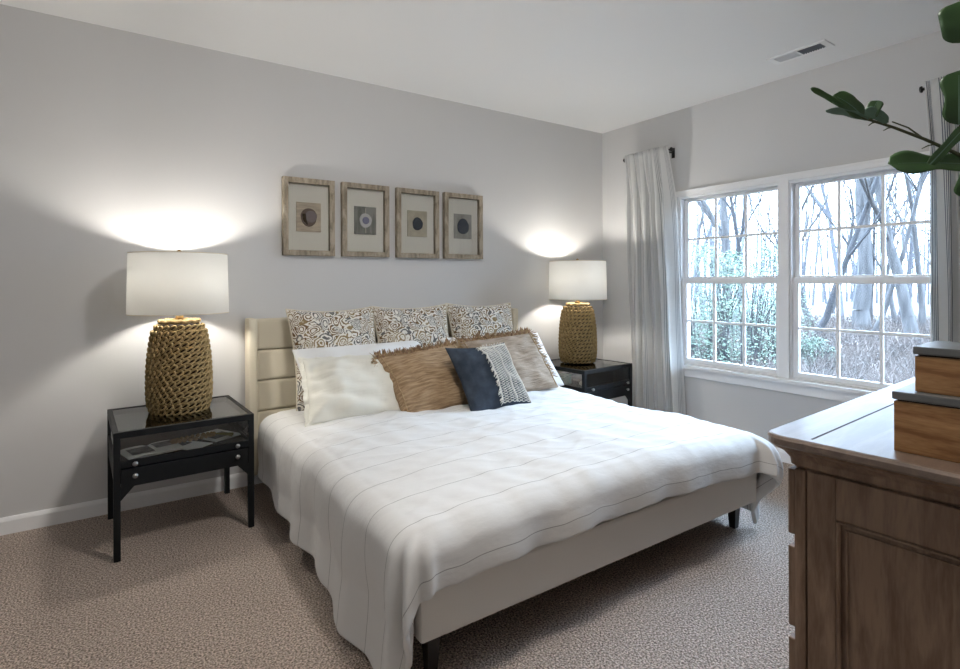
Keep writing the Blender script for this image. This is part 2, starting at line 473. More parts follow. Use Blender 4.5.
def baseboard(name, p0, p1, nrm):
    p0, p1, n = Vector(p0), Vector(p1), Vector(nrm)
    prof = [(0, 0), (0.014, 0), (0.014, 0.068), (0.010, 0.080), (0.006, 0.088), (0, 0.088)]
    bm = bmesh.new()
    A = [bm.verts.new(p0 + n * a + Vector((0, 0, z))) for a, z in prof]
    B = [bm.verts.new(p1 + n * a + Vector((0, 0, z))) for a, z in prof]
    k = len(prof)
    for i in range(k): bm.faces.new((A[i], A[(i + 1) % k], B[(i + 1) % k], B[i]))
    bm.faces.new(A[::-1]); bm.faces.new(B)
    bmesh.ops.recalc_face_normals(bm, faces=bm.faces)
    struct(name, bm, M['trim'], 'white painted baseboard')
baseboard('baseboard_back', (XL, 0, 0), (0, 0, 0), (0, -1, 0))
baseboard('baseboard_right', (0, 0, 0), (0, YF, 0), (-1, 0, 0))
baseboard('baseboard_left', (XL, YF, 0), (XL, 0, 0), (1, 0, 0))

# window casing, stool, mullion
bm = bmesh.new()
box(bm, -0.018, 0.0, WY1, WY1 + 0.045, WZ0 + 0.02, WZ1 + 0.04, 0.004)
box(bm, -0.018, 0.0, WY0 - 0.045, WY0, WZ0 + 0.02, WZ1 + 0.04, 0.004)
box(bm, -0.018, 0.0, WY0, WY1, WZ1 - 0.004, WZ1 + 0.04, 0.004)
box(bm, -0.024, 0.0, WY0 - 0.05, WY1 + 0.05, WZ1 + 0.028, WZ1 + 0.046, 0.004)
struct('trim_1', bm, M['trim'], 'white casing around the double window')
bm = bmesh.new()
box(bm, -0.055, 0.03, WY0 - 0.06, WY1 + 0.06, WZ0 - 0.012, WZ0 + 0.014, 0.005)
box(bm, -0.018, 0.0, WY0 - 0.045, WY1 + 0.045, WZ0 - 0.085, WZ0 - 0.012, 0.004)
struct('trim_2', bm, M['trim'], 'white window sill and apron')
bm = bmesh.new()
box(bm, -0.012, 0.11, -1.748, -1.712, WZ0, WZ1, 0.003)
box(bm, -0.018, -0.0125, -1.768, -1.692, WZ0 + 0.015, WZ1, 0.002)
struct('trim_3', bm, M['trim'], 'white post between the two window units')

def window(name, ya, yb, label):
    """double hung unit between y=ya (left in the photo) and y=yb; ya > yb"""
    bm = bmesh.new()
    f = 0.03
    z0, z1 = WZ0, WZ1
    box(bm, 0.0, 0.125, ya - f, ya, z0, z1); box(bm, 0.0, 0.125, yb, yb + f, z0, z1)
    box(bm, 0.0, 0.125, yb + f, ya - f, z1 - f * 0.7, z1); box(bm, 0.0, 0.125, yb + f, ya - f, z0, z0 + f * 0.8)
    root = struct(name, bm, M['vinyl'], label)
    def sash(nm, x0, x1, za, zb, st, rb, rt_):
        A, B = ya - f + 0.002, yb + f - 0.002
        bm = bmesh.new()
        box(bm, x0, x1, A - st, A, za, zb, 0.003); box(bm, x0, x1, B, B + st, za, zb, 0.003)
        box(bm, x0, x1, B + st, A - st, za, za + rb, 0.003); box(bm, x0, x1, B + st, A - st, zb - rt_, zb, 0.003)
        s = build(nm, bm, M['vinyl'], root)
        gy0, gy1, gz0, gz1 = B + st, A - st, za + rb, zb - rt_
        bm = bmesh.new(); xm = (x0 + x1) / 2
        for k in (1, 2):
            y = gy0 + (gy1 - gy0) * k / 3
            box(bm, xm - 0.008, xm + 0.008, y - 0.009, y + 0.009, gz0, gz1)
        zc = (gz0 + gz1) / 2
        for k in range(3):
            a = gy0 + (gy1 - gy0) * k / 3 + (0.009 if k else 0); b = gy0 + (gy1 - gy0) * (k + 1) / 3 - (0.009 if k < 2 else 0)
            box(bm, xm - 0.008, xm + 0.008, a, b, zc - 0.009, zc + 0.009)
        build('muntin_grid', bm, M['vinyl'], s)
        build('glass_pane', BX(xm - 0.002, xm + 0.002, gy0, gy1, gz0, gz1), M['glass'], s)
        return s
    sash('upper_sash', 0.062, 0.090, 1.285, z1 - 0.022, 0.028, 0.045, 0.022)
    lo = sash('lower_sash', 0.028, 0.058, z0 + 0.024, 1.318, 0.032, 0.038, 0.045)
    for k in (-1, 1):
        build('sash_lock', BX(0.012, 0.030, (ya + yb) / 2 + k * 0.17 - 0.025, (ya + yb) / 2 + k * 0.17 + 0.025, 1.316, 1.328, 0.003), M['vinyl'], lo)
    return root
window('window_1', WY1, -1.713, 'left double hung window unit with white grilles')
window('window_2', -1.747, WY0, 'right double hung window unit with white grilles')

# ------------------------------------------------------------------ bed
bed = thing('bed', 'low upholstered king bed with cream channel tufted headboard and linen rails', 'bed', (-2.23, -1.13, 0))
bo = Vector((2.23, 1.13, 0))   # world -> bed local
def bedbox(name, x0, x1, y0, y1, z0, z1, m, bev=0.01, **k):
    return build(name, BX(x0 + bo.x, x1 + bo.x, y0 + bo.y, y1 + bo.y, z0, z1, bev=bev), m, bed, **k)
bedbox('foot_rail', -3.18, -1.24, -2.205, -2.15, 0.165, 0.340, M['railfab'], 0.012)
bedbox('side_rail', -3.18, -3.125, -2.148, -0.105, 0.165, 0.340, M['railfab'], 0.012)
bedbox('side_rail', -1.295, -1.24, -2.148, -0.105, 0.165, 0.340, M['railfab'], 0.012)
bedbox('slat_deck', -3.123, -1.297, -2.146, -0.11, 0.24, 0.28, M['darkwood'], 0)
hb = bedbox('headboard', -3.270, -1.175, -0.075, -0.02, 0.10, 1.065, M['uphol'], 0.012)
for x0 in (-3.276, -1.220):
    build('headboard_wing', BX(x0 + bo.x, x0 + 0.052 + bo.x, -0.15 + bo.y, -0.018 + bo.y, 0.10, 1.072, bev=0.014), M['uphol'], hb)
bm = bmesh.new()
for k in range(5):
    z1 = 1.062 - 0.192 * k
    box(bm, -3.223 + bo.x, -1.222 + bo.x, -0.115 + bo.y, -0.074 + bo.y, z1 - 0.187, z1, 0.016)
build('channel_panel', bm, M['uphol'], hb)
for (lx, ly) in ((-3.10, -2.12), (-1.270, -2.095), (-3.10, -0.2), (-1.27, -0.2)):
    bm = bmesh.new()
    vs = box(bm, -0.026, 0.026, -0.026, 0.026, 0, 0.17)
    for v in vs[:4]: v.co.x *= 0.62; v.co.y *= 0.62
    build('leg', bm, M['darkwood'], bed, loc=(lx + bo.x, ly + bo.y, 0))
bedbox('mattress', -3.12, -1.30, -2.14, -0.13, 0.281, 0.485, M['mattress'], 0.04)

# comforter: analytic drape of a quilted sheet over the mattress
def comforter():
    X0, X1, Y0 = -3.150, -1.275, -2.135       # edge of the support
    exL, exR, exF = 0.52, 0.50, 0.235
    yh = -0.30
    nu, nv = 190, 165
    V = []; UV = []
    def top(x, y):
        u = (x - X0) / (X1 - X0)
        z = 0.512 + 0.035 * sin(pi * min(max(u, 0), 1)) ** 0.6
        z += 0.016 * noise.noise(Vector((x * 2.2, y * 2.2, 1.7))) + 0.008 * noise.noise(Vector((x * 7, y * 3.2, 4)))
        z += 0.005 * noise.noise(Vector((x * 12 + y * 5, y * 3.0, 9)))
        ridge = 1 - abs(noise.noise(Vector(((x + 0.6 * y) * 3.2, (y - 0.3 * x) * 8.0, 21))))
        z += 0.0045 * max(ridge - 0.70, 0) / 0.30
        ridge = 1 - abs(noise.noise(Vector(((x - 0.5 * y) * 2.4, (y + 0.4 * x) * 10.0, 33))))
        z += 0.003 * max(ridge - 0.72, 0) / 0.28
        return z
    for j in range(nv + 1):
        q = yh + (Y0 - exF - yh) * j / nv
        for i in range(nu + 1):
            p = (X0 - exL) + (X1 + exR - X0 + exL) * i / nu
            ex = min(p - X0, 0) + max(p - X1, 0)
            ey = min(q - Y0, 0)
            if ex < 0: ex *= 0.74 + 0.34 * min(max((-q - 0.3) / 1.75, 0), 1)
            L = sqrt(ex * ex + ey * ey)
            bx, by = min(max(p, X0), X1), max(q, Y0)
            UV.append((p, -q))
            z0 = top(bx, by)
            if L < 1e-6:
                # crown falls slightly to the edge
                V.append((p, q, z0)); continue
            d = Vector((ex / L, ey / L))
            ang = atan2(-ey, abs(ex))         # 0 = side, pi/2 = foot
            side = ex != 0
            # perimeter coordinate for folds
            per = (-by if ex < 0 else by) * 1.0 + ang * 0.35 + (bx if not side else 0)
            R = 0.085
            if L < R * pi / 2:
                out = R * sin(L / R); dn = R * (1 - cos(L / R))
            else:
                t = L - R * pi / 2
                out = R + 0.10 * t; dn = R + 0.985 * t
            corner = (sin(2 * ang) if side and ey < 0 else 0)
            # folds hang from the edge and grow downwards
            amp = 0.024 * min(max(L - 0.06, 0) / 0.35, 1.0)
            fold = amp * (sin(per * 18 + 2.2 * noise.noise(Vector((per * 2.0, 3, 0)))) * 0.55 + noise.noise(Vector((per * 5, 0.4 * L, 2))) * 1.1)
            fold += corner * 0.05 * min(L / 0.3, 1) * sin(ang * 9 + 0.6)
            puff = 0.022 * sin(min(L / 0.34, 1) * pi)
            out += fold + puff
            if not side or ey < -0.001 and ang > 1.2:
                out = max(out, 0.02 + 0.07 * min(L / 0.12, 1))
            # hem unevenness
            dn -= 0.03 * noise.noise(Vector((per * 3.1, 7, 0))) * min(L / 0.4, 1)
            if ex > 0: out += 0.06 * sin(min(L / 0.4, 1) * pi) * (1 if q < -1.5 else 0.4)
            x = bx + d.x * out; y = by + d.y * out; z = z0 - dn
            if z < 0.022:
                o2 = (0.022 - z) * 0.7; z = 0.022 + 0.004 * noise.noise(Vector((p * 9, q * 9, 0)))
                x += d.x * o2; y += d.y * o2
            # keep off the rail faces
            V.append((x, y, z))
    F = []
    for j in range(nv):
        for i in range(nu):
            a = j * (nu + 1) + i
            F.append((a, a + nu + 1, a + nu + 2, a + 1))
    o = pyd('comforter', [(x, y, z) for x, y, z in V], F, M['comforter'], None, True)
    uvl = o.data.uv_layers.new(name='UVMap')
    for li, l in enumerate(o.data.loops): uvl.data[li].uv = UV[l.vertex_index]
    s = o.modifiers.new('thick', 'SOLIDIFY'); s.thickness = 0.022; s.offset = -1
    sb = o.modifiers.new('smooth', 'SUBSURF'); sb.levels = 0; sb.render_levels = 1
    tag(o, 'white comforter with thin grey pintuck lines draped over the bed', 'comforter')
comforter()

# ------------------------------------------------------------------ pillows
def pillow_surface(w, h, t, seed=0, pinch=0.06, power=0.42, wrinkle=0.010, slump=0.0, crease=0.0):
    def f(u, v, side):
        x = w / 2 * u * (1 - pinch * (1 - v * v) * (1 if abs(u) > 0 else 0))
        z = h / 2 * v * (1 - pinch * (1 - u * u)) + h / 2
        e = max((1 - u * u), 0) * max((1 - v * v), 0)
        y = t / 2 * e ** power
        n = noise.noise(Vector((u * 2.1 + seed, v * 2.1, seed * 3.1 + side)))
        n2 = noise.noise(Vector((u * 5 + seed, v * 5 - seed, side * 7.7)))
        # radial creases near the corners
        cr = sin(atan2(v, u) * 14 + seed) * (u * u + v * v) * 0.35
        y += (wrinkle * n * 1.3 + wrinkle * 0.7 * n2 + wrinkle * cr * 0.5) * min(e * 5, 1)
        if crease and side > 0:
            y += crease * sin(v * 11 + u * 3 + 6 * noise.noise(Vector((u * 1.5, v * 2, seed)))) * (math.exp(-(u + 1) * 1.3) + 0.25) * min(e * 6, 1)
        if slump: z -= slump * (1 - u * u) * max(v, 0) ** 2
        return Vector((x, -y * side, z))
    return f

def pillow_mesh(name, f, m, parent, n=34):
    V = []; F = []
    idx = {}
    for s in (1, -1):
        for j in range(n + 1):
            for i in range(n + 1):
                bd = i in (0, n) or j in (0, n)
                key = (i, j, 0 if bd else s)
                if key in idx: continue
                u = sin((i / n - 0.5) * pi * 0.98) / sin(pi * 0.49); v = sin((j / n - 0.5) * pi * 0.98) / sin(pi * 0.49)
                idx[key] = len(V); V.append(f(u, v, s))
    g = lambda i, j, s: idx[(i, j, 0 if (i in (0, n) or j in (0, n)) else s)]
    for s in (1, -1):
        for j in range(n):
            for i in range(n):
                q = (g(i, j, s), g(i + 1, j, s), g(i + 1, j + 1, s), g(i, j + 1, s))
                F.append(q if s == 1 else q[::-1])
    return pyd(name, V, F, m, parent, True)

def edge_loop(f, off=0.0, n=40):
    pts = []
    for k in range(n): pts.append(f(-1 + 2 * k / n, -1, 1))
    for k in range(n): pts.append(f(1, -1 + 2 * k / n, 1))
    for k in range(n): pts.append(f(1 - 2 * k / n, 1, 1))
    for k in range(n): pts.append(f(-1, 1 - 2 * k / n, 1))
    return pts

def place_pillow(o, x, y, z, tilt, rz=0, ry=0):
    o.location = (x, y, z)
    o.rotation_mode = 'XYZ'
    o.rotation_euler = (-radians(tilt), radians(ry), radians(rz))

# three paisley euro shams
gE = 'patterned square cushions against the headboard'
def euro(x, y, z, tilt, rz, ry, seed, label, w=0.60, h=0.655):
    t = thing('euro_pillow', label, 'pillow', group=None)
    f = pillow_surface(w, h, 0.17, seed, 0.085, 0.46, 0.012)
    pillow_mesh('cushion', f, M['paisley'], t)
    bm = bmesh.new(); tube(bm, edge_loop(f), 0.0055, 6, closed=True); build('piping', bm, M['piping'], t, True)
    place_pillow(t, x, y, z, tilt, rz, ry)
    t['group'] = gE
euro(-2.755, -0.37, 0.50, 17, 3, 0, 1.3, 'leftmost patterned square pillow, beside the bare left end of headboard')
euro(-2.185, -0.36, 0.50, 17, 0, 0, 5.1, 'middle patterned square pillow of the three along the headboard')
euro(-1.595, -0.36, 0.50, 17, -2, 1, 9.4, 'rightmost patterned square pillow, nearest the window side of headboard')

# white sleeping pillows
def plain(x, y, z, tilt, rz, ry, seed, label, w, h, t_, m, wr=0.014, pinch=0.05):
    t = thing('bed_pillow', label, 'pillow')
    f = pillow_surface(w, h, t_, seed, pinch, 0.40, wr, 0, 0.009 if m is M['cream'] else 0.005)
    pillow_mesh('pillow_body', f, m, t, 40)
    place_pillow(t, x, y, z, tilt, rz, ry)
    return t, f
plain(-2.62, -0.66, 0.515, 42, 2, 0, 2.2, 'white sleeping pillow standing behind the cream sham on the left', 0.88, 0.50, 0.17, M['white'])
plain(-1.60, -0.67, 0.515, 42, -3, 0, 7.7, 'white sleeping pillow behind the brown fringed pillows near window side', 0.88, 0.50, 0.17, M['white'])
# cream sham with gathered flange
ts, fs_ = plain(-2.765, -0.80, 0.515, 45, -9, 1, 4.4, 'cream linen sham with gathered edge, leftmost pillow of the front rows', 0.66, 0.44, 0.19, M['cream'], 0.022, 0.04)
bm = bmesh.new()
loop = edge_loop(fs_, n=60)
N_ = len(loop); cen = Vector((0, 0, 0.21)); ra = []; rb = []
for k, p in enumerate(loop):
    d = (p - cen); d.y = 0; d.normalize()
    q = p + d * (0.026 + 0.004 * sin(k * 0.5)); q.y += 0.005 * sin(k * 0.8) + 0.010 * noise.noise(Vector((k * 0.4, 0, 0)))
    ra.append(bm.verts.new(p - d * 0.012)); rb.append(bm.verts.new(q))
for k in range(N_): bm.faces.new((ra[k], ra[(k + 1) % N_], rb[(k + 1) % N_], rb[k]))
fl = build('flange', bm, M['cream'], ts, True)
fl.modifiers.new('thick', 'SOLIDIFY').thickness = 0.004

# brown fringed pillows
rng = random.Random(4)
def fringed(x, y, z, tilt, rz, ry, seed, label, w, h, m, tdir=0.075):
    t = thing('fringed_pillow', label, 'pillow', group='brown fringed pillows in the middle of the bed')
    f = pillow_surface(w, h, 0.17, seed, 0.05, 0.40, 0.016)
    pillow_mesh('pillow_body', f, m, t, 40)
    # ruffle along top and sides
    bm = bmesh.new()
    def strip(points, outs, mi=0):
        rows = []
        for k, (p, d) in enumerate(zip(points, outs)):
            wob = 0.016 * sin(k * 0.42 + seed) + 0.016 * noise.noise(Vector((k * 0.13, seed, 0)))
            L_ = tdir * (0.50 + 0.55 * noise.noise(Vector((k * 0.11, seed * 2, 3))) + 0.25 * noise.noise(Vector((k * 0.9, seed, 8))))
            a = bm.verts.new(p - d * 0.01); b = bm.verts.new(p + d * L_ * 0.5 + Vector((0, wob, 0)))
            c = bm.verts.new(p + d * L_ + Vector((0, -wob * 1.4, 0)))
            rows.append((a, b, c))
        for r0, r1 in zip(rows, rows[1:]):
            bm.faces.new((r0[0], r1[0], r1[1], r0[1])); bm.faces.new((r0[1], r1[1], r1[2], r0[2]))
    n = 220
    top_ = [f(-1 + 2 * k / n, 1, 1) for k in range(n + 1)]
    strip(top_, [Vector((0.25 * sin(k * 0.21), 0, 1)).normalized() for k in range(n + 1)])
    ru = build('ruffle', bm, M['fringedark'], t, True)
    ru.modifiers.new('thick', 'SOLIDIFY').thickness = 0.003
    # raffia strands
    bm = bmesh.new()
    def strand(p, d, L_):
        s = Vector((rng.uniform(-1, 1), rng.uniform(-1, 1), rng.uniform(-1, 1))) * 0.5
        q = p + (d + s * 0.7).normalized() * L_ * 0.5; e = q + (d + s + Vector((0, -0.3, -0.5))).normalized() * L_ * 0.5
        tube(bm, [p, q, e], [0.0034, 0.0030, 0.0012], 4)
    for k in range(520):
        a = rng.random()
        if a < 0.62:
            u = rng.uniform(-1, 1); p = f(u, 1, 1); d = Vector((u * 0.4, 0, 1))
        elif a < 0.78:
            v = rng.uniform(0.8, 1); p = f(-1, v, 1); d = Vector((-1, 0, 0.1))
        else:
            v = rng.uniform(-0.6, 1); p = f(1, v, 1); d = Vector((1, 0, 0.1))
        strand(p, d, rng.uniform(0.025, 0.065))
    fr = build('fringe', bm, M['fringe'], t); fr['kind'] = 'stuff'
    # ruched edge seams on the face
    for uu in (-0.93, 0.93):
        bm = bmesh.new(); tube(bm, [f(uu, -0.95 + 1.9 * k / 30, 1) + Vector((0, -0.002, 0)) for k in range(31)], 0.004, 5)
        build('gathered_seam', bm, M['fringe'], t, True)
    place_pillow(t, x, y, z, tilt, rz, ry)
    return t
fringed(-2.310, -0.91, 0.520, 43, 3, -4, 3.3, 'tan brown ruched pillow with raffia fringe, left of the navy pillow', 0.58, 0.45, M['brown'])
fringed(-1.665, -0.83, 0.530, 40, -2, -3, 8.1, 'dusty tan fringed pillow partly behind the navy pillow on its right', 0.62, 0.47, M['mauve'])

# navy pillow with macrame panel
nv_ = thing('navy_pillow', 'small navy pillow with ivory macrame panel at the front of the pile', 'pillow')
fn = pillow_surface(0.48, 0.465, 0.15, 6.6, 0.10, 0.50, 0.010)
pillow_mesh('pillow_body', fn, M['navy'], nv_, 36)
bm = bmesh.new()
ua, ub = -0.08, 0.92
def S(u, v, o=0.004):
    p = fn(u, v, 1); return p + Vector((0, -o, 0))
nl = 7
for k in range(nl):          # zigzag verticals
    u0 = ua + (ub - ua) * k / (nl - 1)
    for ph in (0, 1):
        pts = []
        for j in range(57):
            v = -0.93 + 1.86 * j / 56
            zz = (j + 2 * ph) % 4; tri = (zz if zz <= 2 else 4 - zz) / 2.0 - 0.5
            pts.append(S(min(max(u0 + tri * (ub - ua) / (nl - 1), ua), 0.95), v, 0.005 + 0.001 * ph))
        tube(bm, pts, 0.0026, 4)
for k in (0, 3, 6):
    u0 = ua + (ub - ua) * k / (nl - 1)
    tube(bm, [S(u0 + 0.012 * sin(j * 1.9), -0.94 + 1.88 * j / 60, 0.008) for j in range(61)], 0.0030, 5)
tube(bm, [S(ua + (ub - ua) * j / 30, 0.90, 0.007) for j in range(31)], 0.004, 5)
build('macrame_panel', bm, M['cord'], nv_, True)
bm = bmesh.new()
for k in range(70):          # loose cord ends on the panel's left border and top
    v = rng.uniform(-0.95, 0.95); p = S(ua, v, 0.006)
    q = p + Vector((-rng.uniform(0.008, 0.03), -0.004, -rng.uniform(0.0, 0.025)))
    tube(bm, [p, (p + q) / 2 + Vector((0, -0.004, 0.003)), q], 0.0018, 4)
for k in range(40):
    u = rng.uniform(0.0, 0.85); p = S(u, 0.92, 0.006)
    tube(bm, [p, p + Vector((rng.uniform(-0.012, 0.012), -0.006, rng.uniform(0.0, 0.02)))], 0.0018, 4)
build('cord_fringe', bm, M['cord'], nv_)['kind'] = 'stuff'
place_pillow(nv_, -2.025, -1.09, 0.515, 36, 4, 0)

# ------------------------------------------------------------------ bedside tables
def side_table(name, label, loc, rz):
    t = thing(name, label, 'nightstand', loc, rz, None)
    w, d, h = 0.31, 0.30, 0.600
    L_ = 0.028
    for sx in (-1, 1):
        for sy in (-1, 1):
            x0 = sx * w - (L_ if sx > 0 else 0); y0 = sy * d - (L_ if sy > 0 else 0)
            build('leg', BX(x0, x0 + L_, y0, y0 + L_, 0, h - 0.03, bev=0.002), M['black'], t)
    bm = bmesh.new()
    box(bm, -w, w, -d, -d + 0.028, h - 0.03, h, 0.002); box(bm, -w, w, d - 0.028, d, h - 0.03, h, 0.002)
    box(bm, -w, -w + 0.022, -d + 0.028, d - 0.028, h - 0.03, h, 0.002); box(bm, w - 0.022, w, -d + 0.028, d - 0.028, h - 0.03, h, 0.002)
    build('top_frame', bm, M['black'], t)
    build('top_glass', BX(-w + 0.02, w - 0.02, -d + 0.026, d - 0.026, h - 0.008, h - 0.002), M['tabglass'], t)
    # display tray
    build('tray', BX(-w + 0.004, w - 0.004, -d + 0.006, d - 0.006, 0.430, 0.442), M['black'], t)
    bm = bmesh.new()
    box(bm, -w + L_, w - L_, -d + 0.002, -d + 0.018, 0.430, 0.462, 0.001)
    box(bm, -w + L_, w - L_, d - 0.018, d - 0.002, 0.430, 0.462, 0.001)
    box(bm, -w + 0.002, -w + 0.018, -d + L_, d - L_, 0.430, 0.462, 0.001)
    box(bm, w - 0.018, w - 0.002, -d + L_, d - L_, 0.430, 0.462, 0.001)
    build('tray_rim', bm, M['black'], t)
    bm = bmesh.new()
    box(bm, -w + L_, w - L_, -d + 0.008, -d + 0.012, 0.462, h - 0.03)
    box(bm, -w + 0.008, -w + 0.012, -d + L_, d - L_, 0.462, h - 0.03)
    box(bm, w - 0.012, w - 0.008, -d + L_, d - L_, 0.462, h - 0.03)
    build('side_glass', bm, M['glass'], t)
    build('apron_panel', BX(-w + 0.004, w - 0.004, -d + 0.030, d - 0.004, 0.352, 0.428), M['black'], t)
    dr = build('drawer', BX(-w + L_ + 0.002, w - L_ - 0.002, -d - 0.002, -d + 0.028, 0.340, 0.424, bev=0.002), M['black'], t)
    for sx in (-1, 1):
        for zz, par in ((0.448, t), (0.392, dr)):
            bm = bmesh.new()
            lathe(bm, [(0.004, 0), (0.004, 0.010), (0.010, 0.012), (0.012, 0.018), (0.008, 0.024), (0.002, 0.026)], 12)
            build('knob', bm, M['steel'], par, True, loc=(sx * 0.225, -d - 0.001, zz), rot=(radians(90), 0, 0))
        bm = bmesh.new()       # diagonal brackets under the drawer
        xa = sx * (w - L_); xb = sx * (w - L_ - 0.055)
        v = [bm.verts.new(p) for p in ((xa, -d, 0.341), (xb, -d, 0.341), (xa, -d, 0.280), (xa, -d + 0.02, 0.341), (xb, -d + 0.02, 0.341), (xa, -d + 0.02, 0.280))]
        for q in ((0, 1, 2), (5, 4, 3), (0, 3, 4, 1), (1, 4, 5, 2), (2, 5, 3, 0)): bm.faces.new([v[i] for i in q])
        bmesh.ops.recalc_face_normals(bm, faces=bm.faces)
        build('corner_bracket', bm, M['black'], t)
    return t
side_table('bedside_table', 'black metal and glass bedside table left of the bed, magazine inside', (-3.672, -0.362, 0), radians(2.5))
side_table('bedside_table', 'black metal and glass bedside table right of the bed, by the curtain', (-0.665, -0.365, 0), radians(5))

# things in the display tray of the left table
def printed_sheet(label, loc, rz, w, h, pics, fold=False):
    t = thing('magazine', label, 'magazine', loc, rz)
    bm = bmesh.new()
    n = 12
    for s in range(1):
        rows = []
        for i in range(n + 1):
            x = -w / 2 + w * i / n
            z = 0.004 + (0.010 * abs(sin(pi * (x / w))) ** 0.7 if fold else 0.0)
            z = z if not fold else 0.003 + 0.011 * (1 - abs(2 * x / w)) ** 0.4 * (abs(2 * x / w) ** 0.35) * 1.4
            rows.append([bm.verts.new((x, y, zz)) for (y, zz) in ((-h / 2, z), (h / 2, z), (h / 2, 0), (-h / 2, 0))])
        for a, b in zip(rows, rows[1:]):
            for k in range(4): bm.faces.new((a[k], b[k], b[(k + 1) % 4], a[(k + 1) % 4]))
        bm.faces.new(rows[0]); bm.faces.new(rows[-1][::-1])
    bmesh.ops.recalc_face_normals(bm, faces=bm.faces)
    build('page', bm, M['paper'], t)
    for (x0, x1, y0, y1) in pics:
        build('printed_picture', BX(x0 * w, x1 * w, y0 * h, y1 * h, 0.0145 if fold else 0.0045, 0.0155 if fold else 0.0052), M['photo'], t)
    return t
printed_sheet('open magazine page with two grey pictures, left in the glass table case', (-3.80, -0.475, 0.442), radians(14), 0.26, 0.20,
              [(-0.42, -0.04, -0.32, 0.25), (0.04, 0.42, -0.10, 0.36)], True)
printed_sheet('plain white page under the bead garland in the glass table case', (-3.645, -0.49, 0.4425), radians(40), 0.13, 0.20, [(-0.3, 0.3, 0.05, 0.35)])
printed_sheet('white page with one grey picture, right in the glass table case', (-3.49, -0.37, 0.442), radians(28), 0.17, 0.22, [(-0.34, 0.34, -0.30, 0.15)])
g = thing('bead_garland', 'tan wooden bead garland with olive tassel lying in the table case', 'garland', (-3.59, -0.44, 0.457))
bm = bmesh.new()
pts = []
for k in range(22):
    a = 2 * pi * k / 22 * 0.92 + 0.3
    pts.append(Vector((-0.02 + 0.105 * cos(a), 0.03 * sin(a) + 0.02 * cos(a), 0.010)))
tube(bm, pts, 0.003, 5); 
build('string', bm, M['bead'], g)
bm = bmesh.new()
for p in pts:
    bmesh.ops.create_icosphere(bm, subdivisions=2, radius=0.0105, matrix=Matrix.Translation(p))
b = build('bead', bm, M['bead'], g, True); b['kind'] = 'stuff'
bm = bmesh.new()
for k in range(46):
    a = rng.uniform(-0.012, 0.012); c_ = rng.uniform(-0.02, 0.02)
    tube(bm, [(0.085, 0.01, 0.012), (0.115 + a, -0.02 + a, 0.014), (0.155 + a, -0.055 + c_, 0.004 + abs(a))], 0.0022, 4)
build('tassel', bm, M['tassel'], g)

# things in the right table's case
t = thing('trinket_box', 'small teal box inside the right glass bedside table', 'box', (-0.865, -0.36, 0.442), radians(10))
build('box_body', BX(-0.055, 0.055, -0.045, 0.045, 0, 0.062, bev=0.004), M['teal'], t)
build('lid', BX(-0.058, 0.058, -0.048, 0.048, 0.063, 0.078, bev=0.004), M['teal'], t)
bm = bmesh.new()
bmesh.ops.create_icosphere(bm, subdivisions=3, radius=0.034)
for v in bm.verts:
    v.co.z *= 0.7; v.co.x *= 1.25; v.co *= 1 + 0.16 * sin(v.co.x * 160) * (0.3 + abs(v.co.y) * 10)
o = build('sea_shell', bm, M['pebble'], None, True, loc=(-0.79, -0.53, 0.466))
tag(o, 'pale pink shell in the near corner of the right table case', 'shell')
t = thing('book', 'dark book lying in the right glass bedside table', 'book', (-0.60, -0.33, 0.442), radians(12))
build('cover', BX(-0.10, 0.10, -0.13, 0.13, 0, 0.022, bev=0.002), M['dresser'], t)
build('page_block', BX(-0.095, 0.102, -0.126, 0.126, 0.004, 0.018), M['paper'], t)

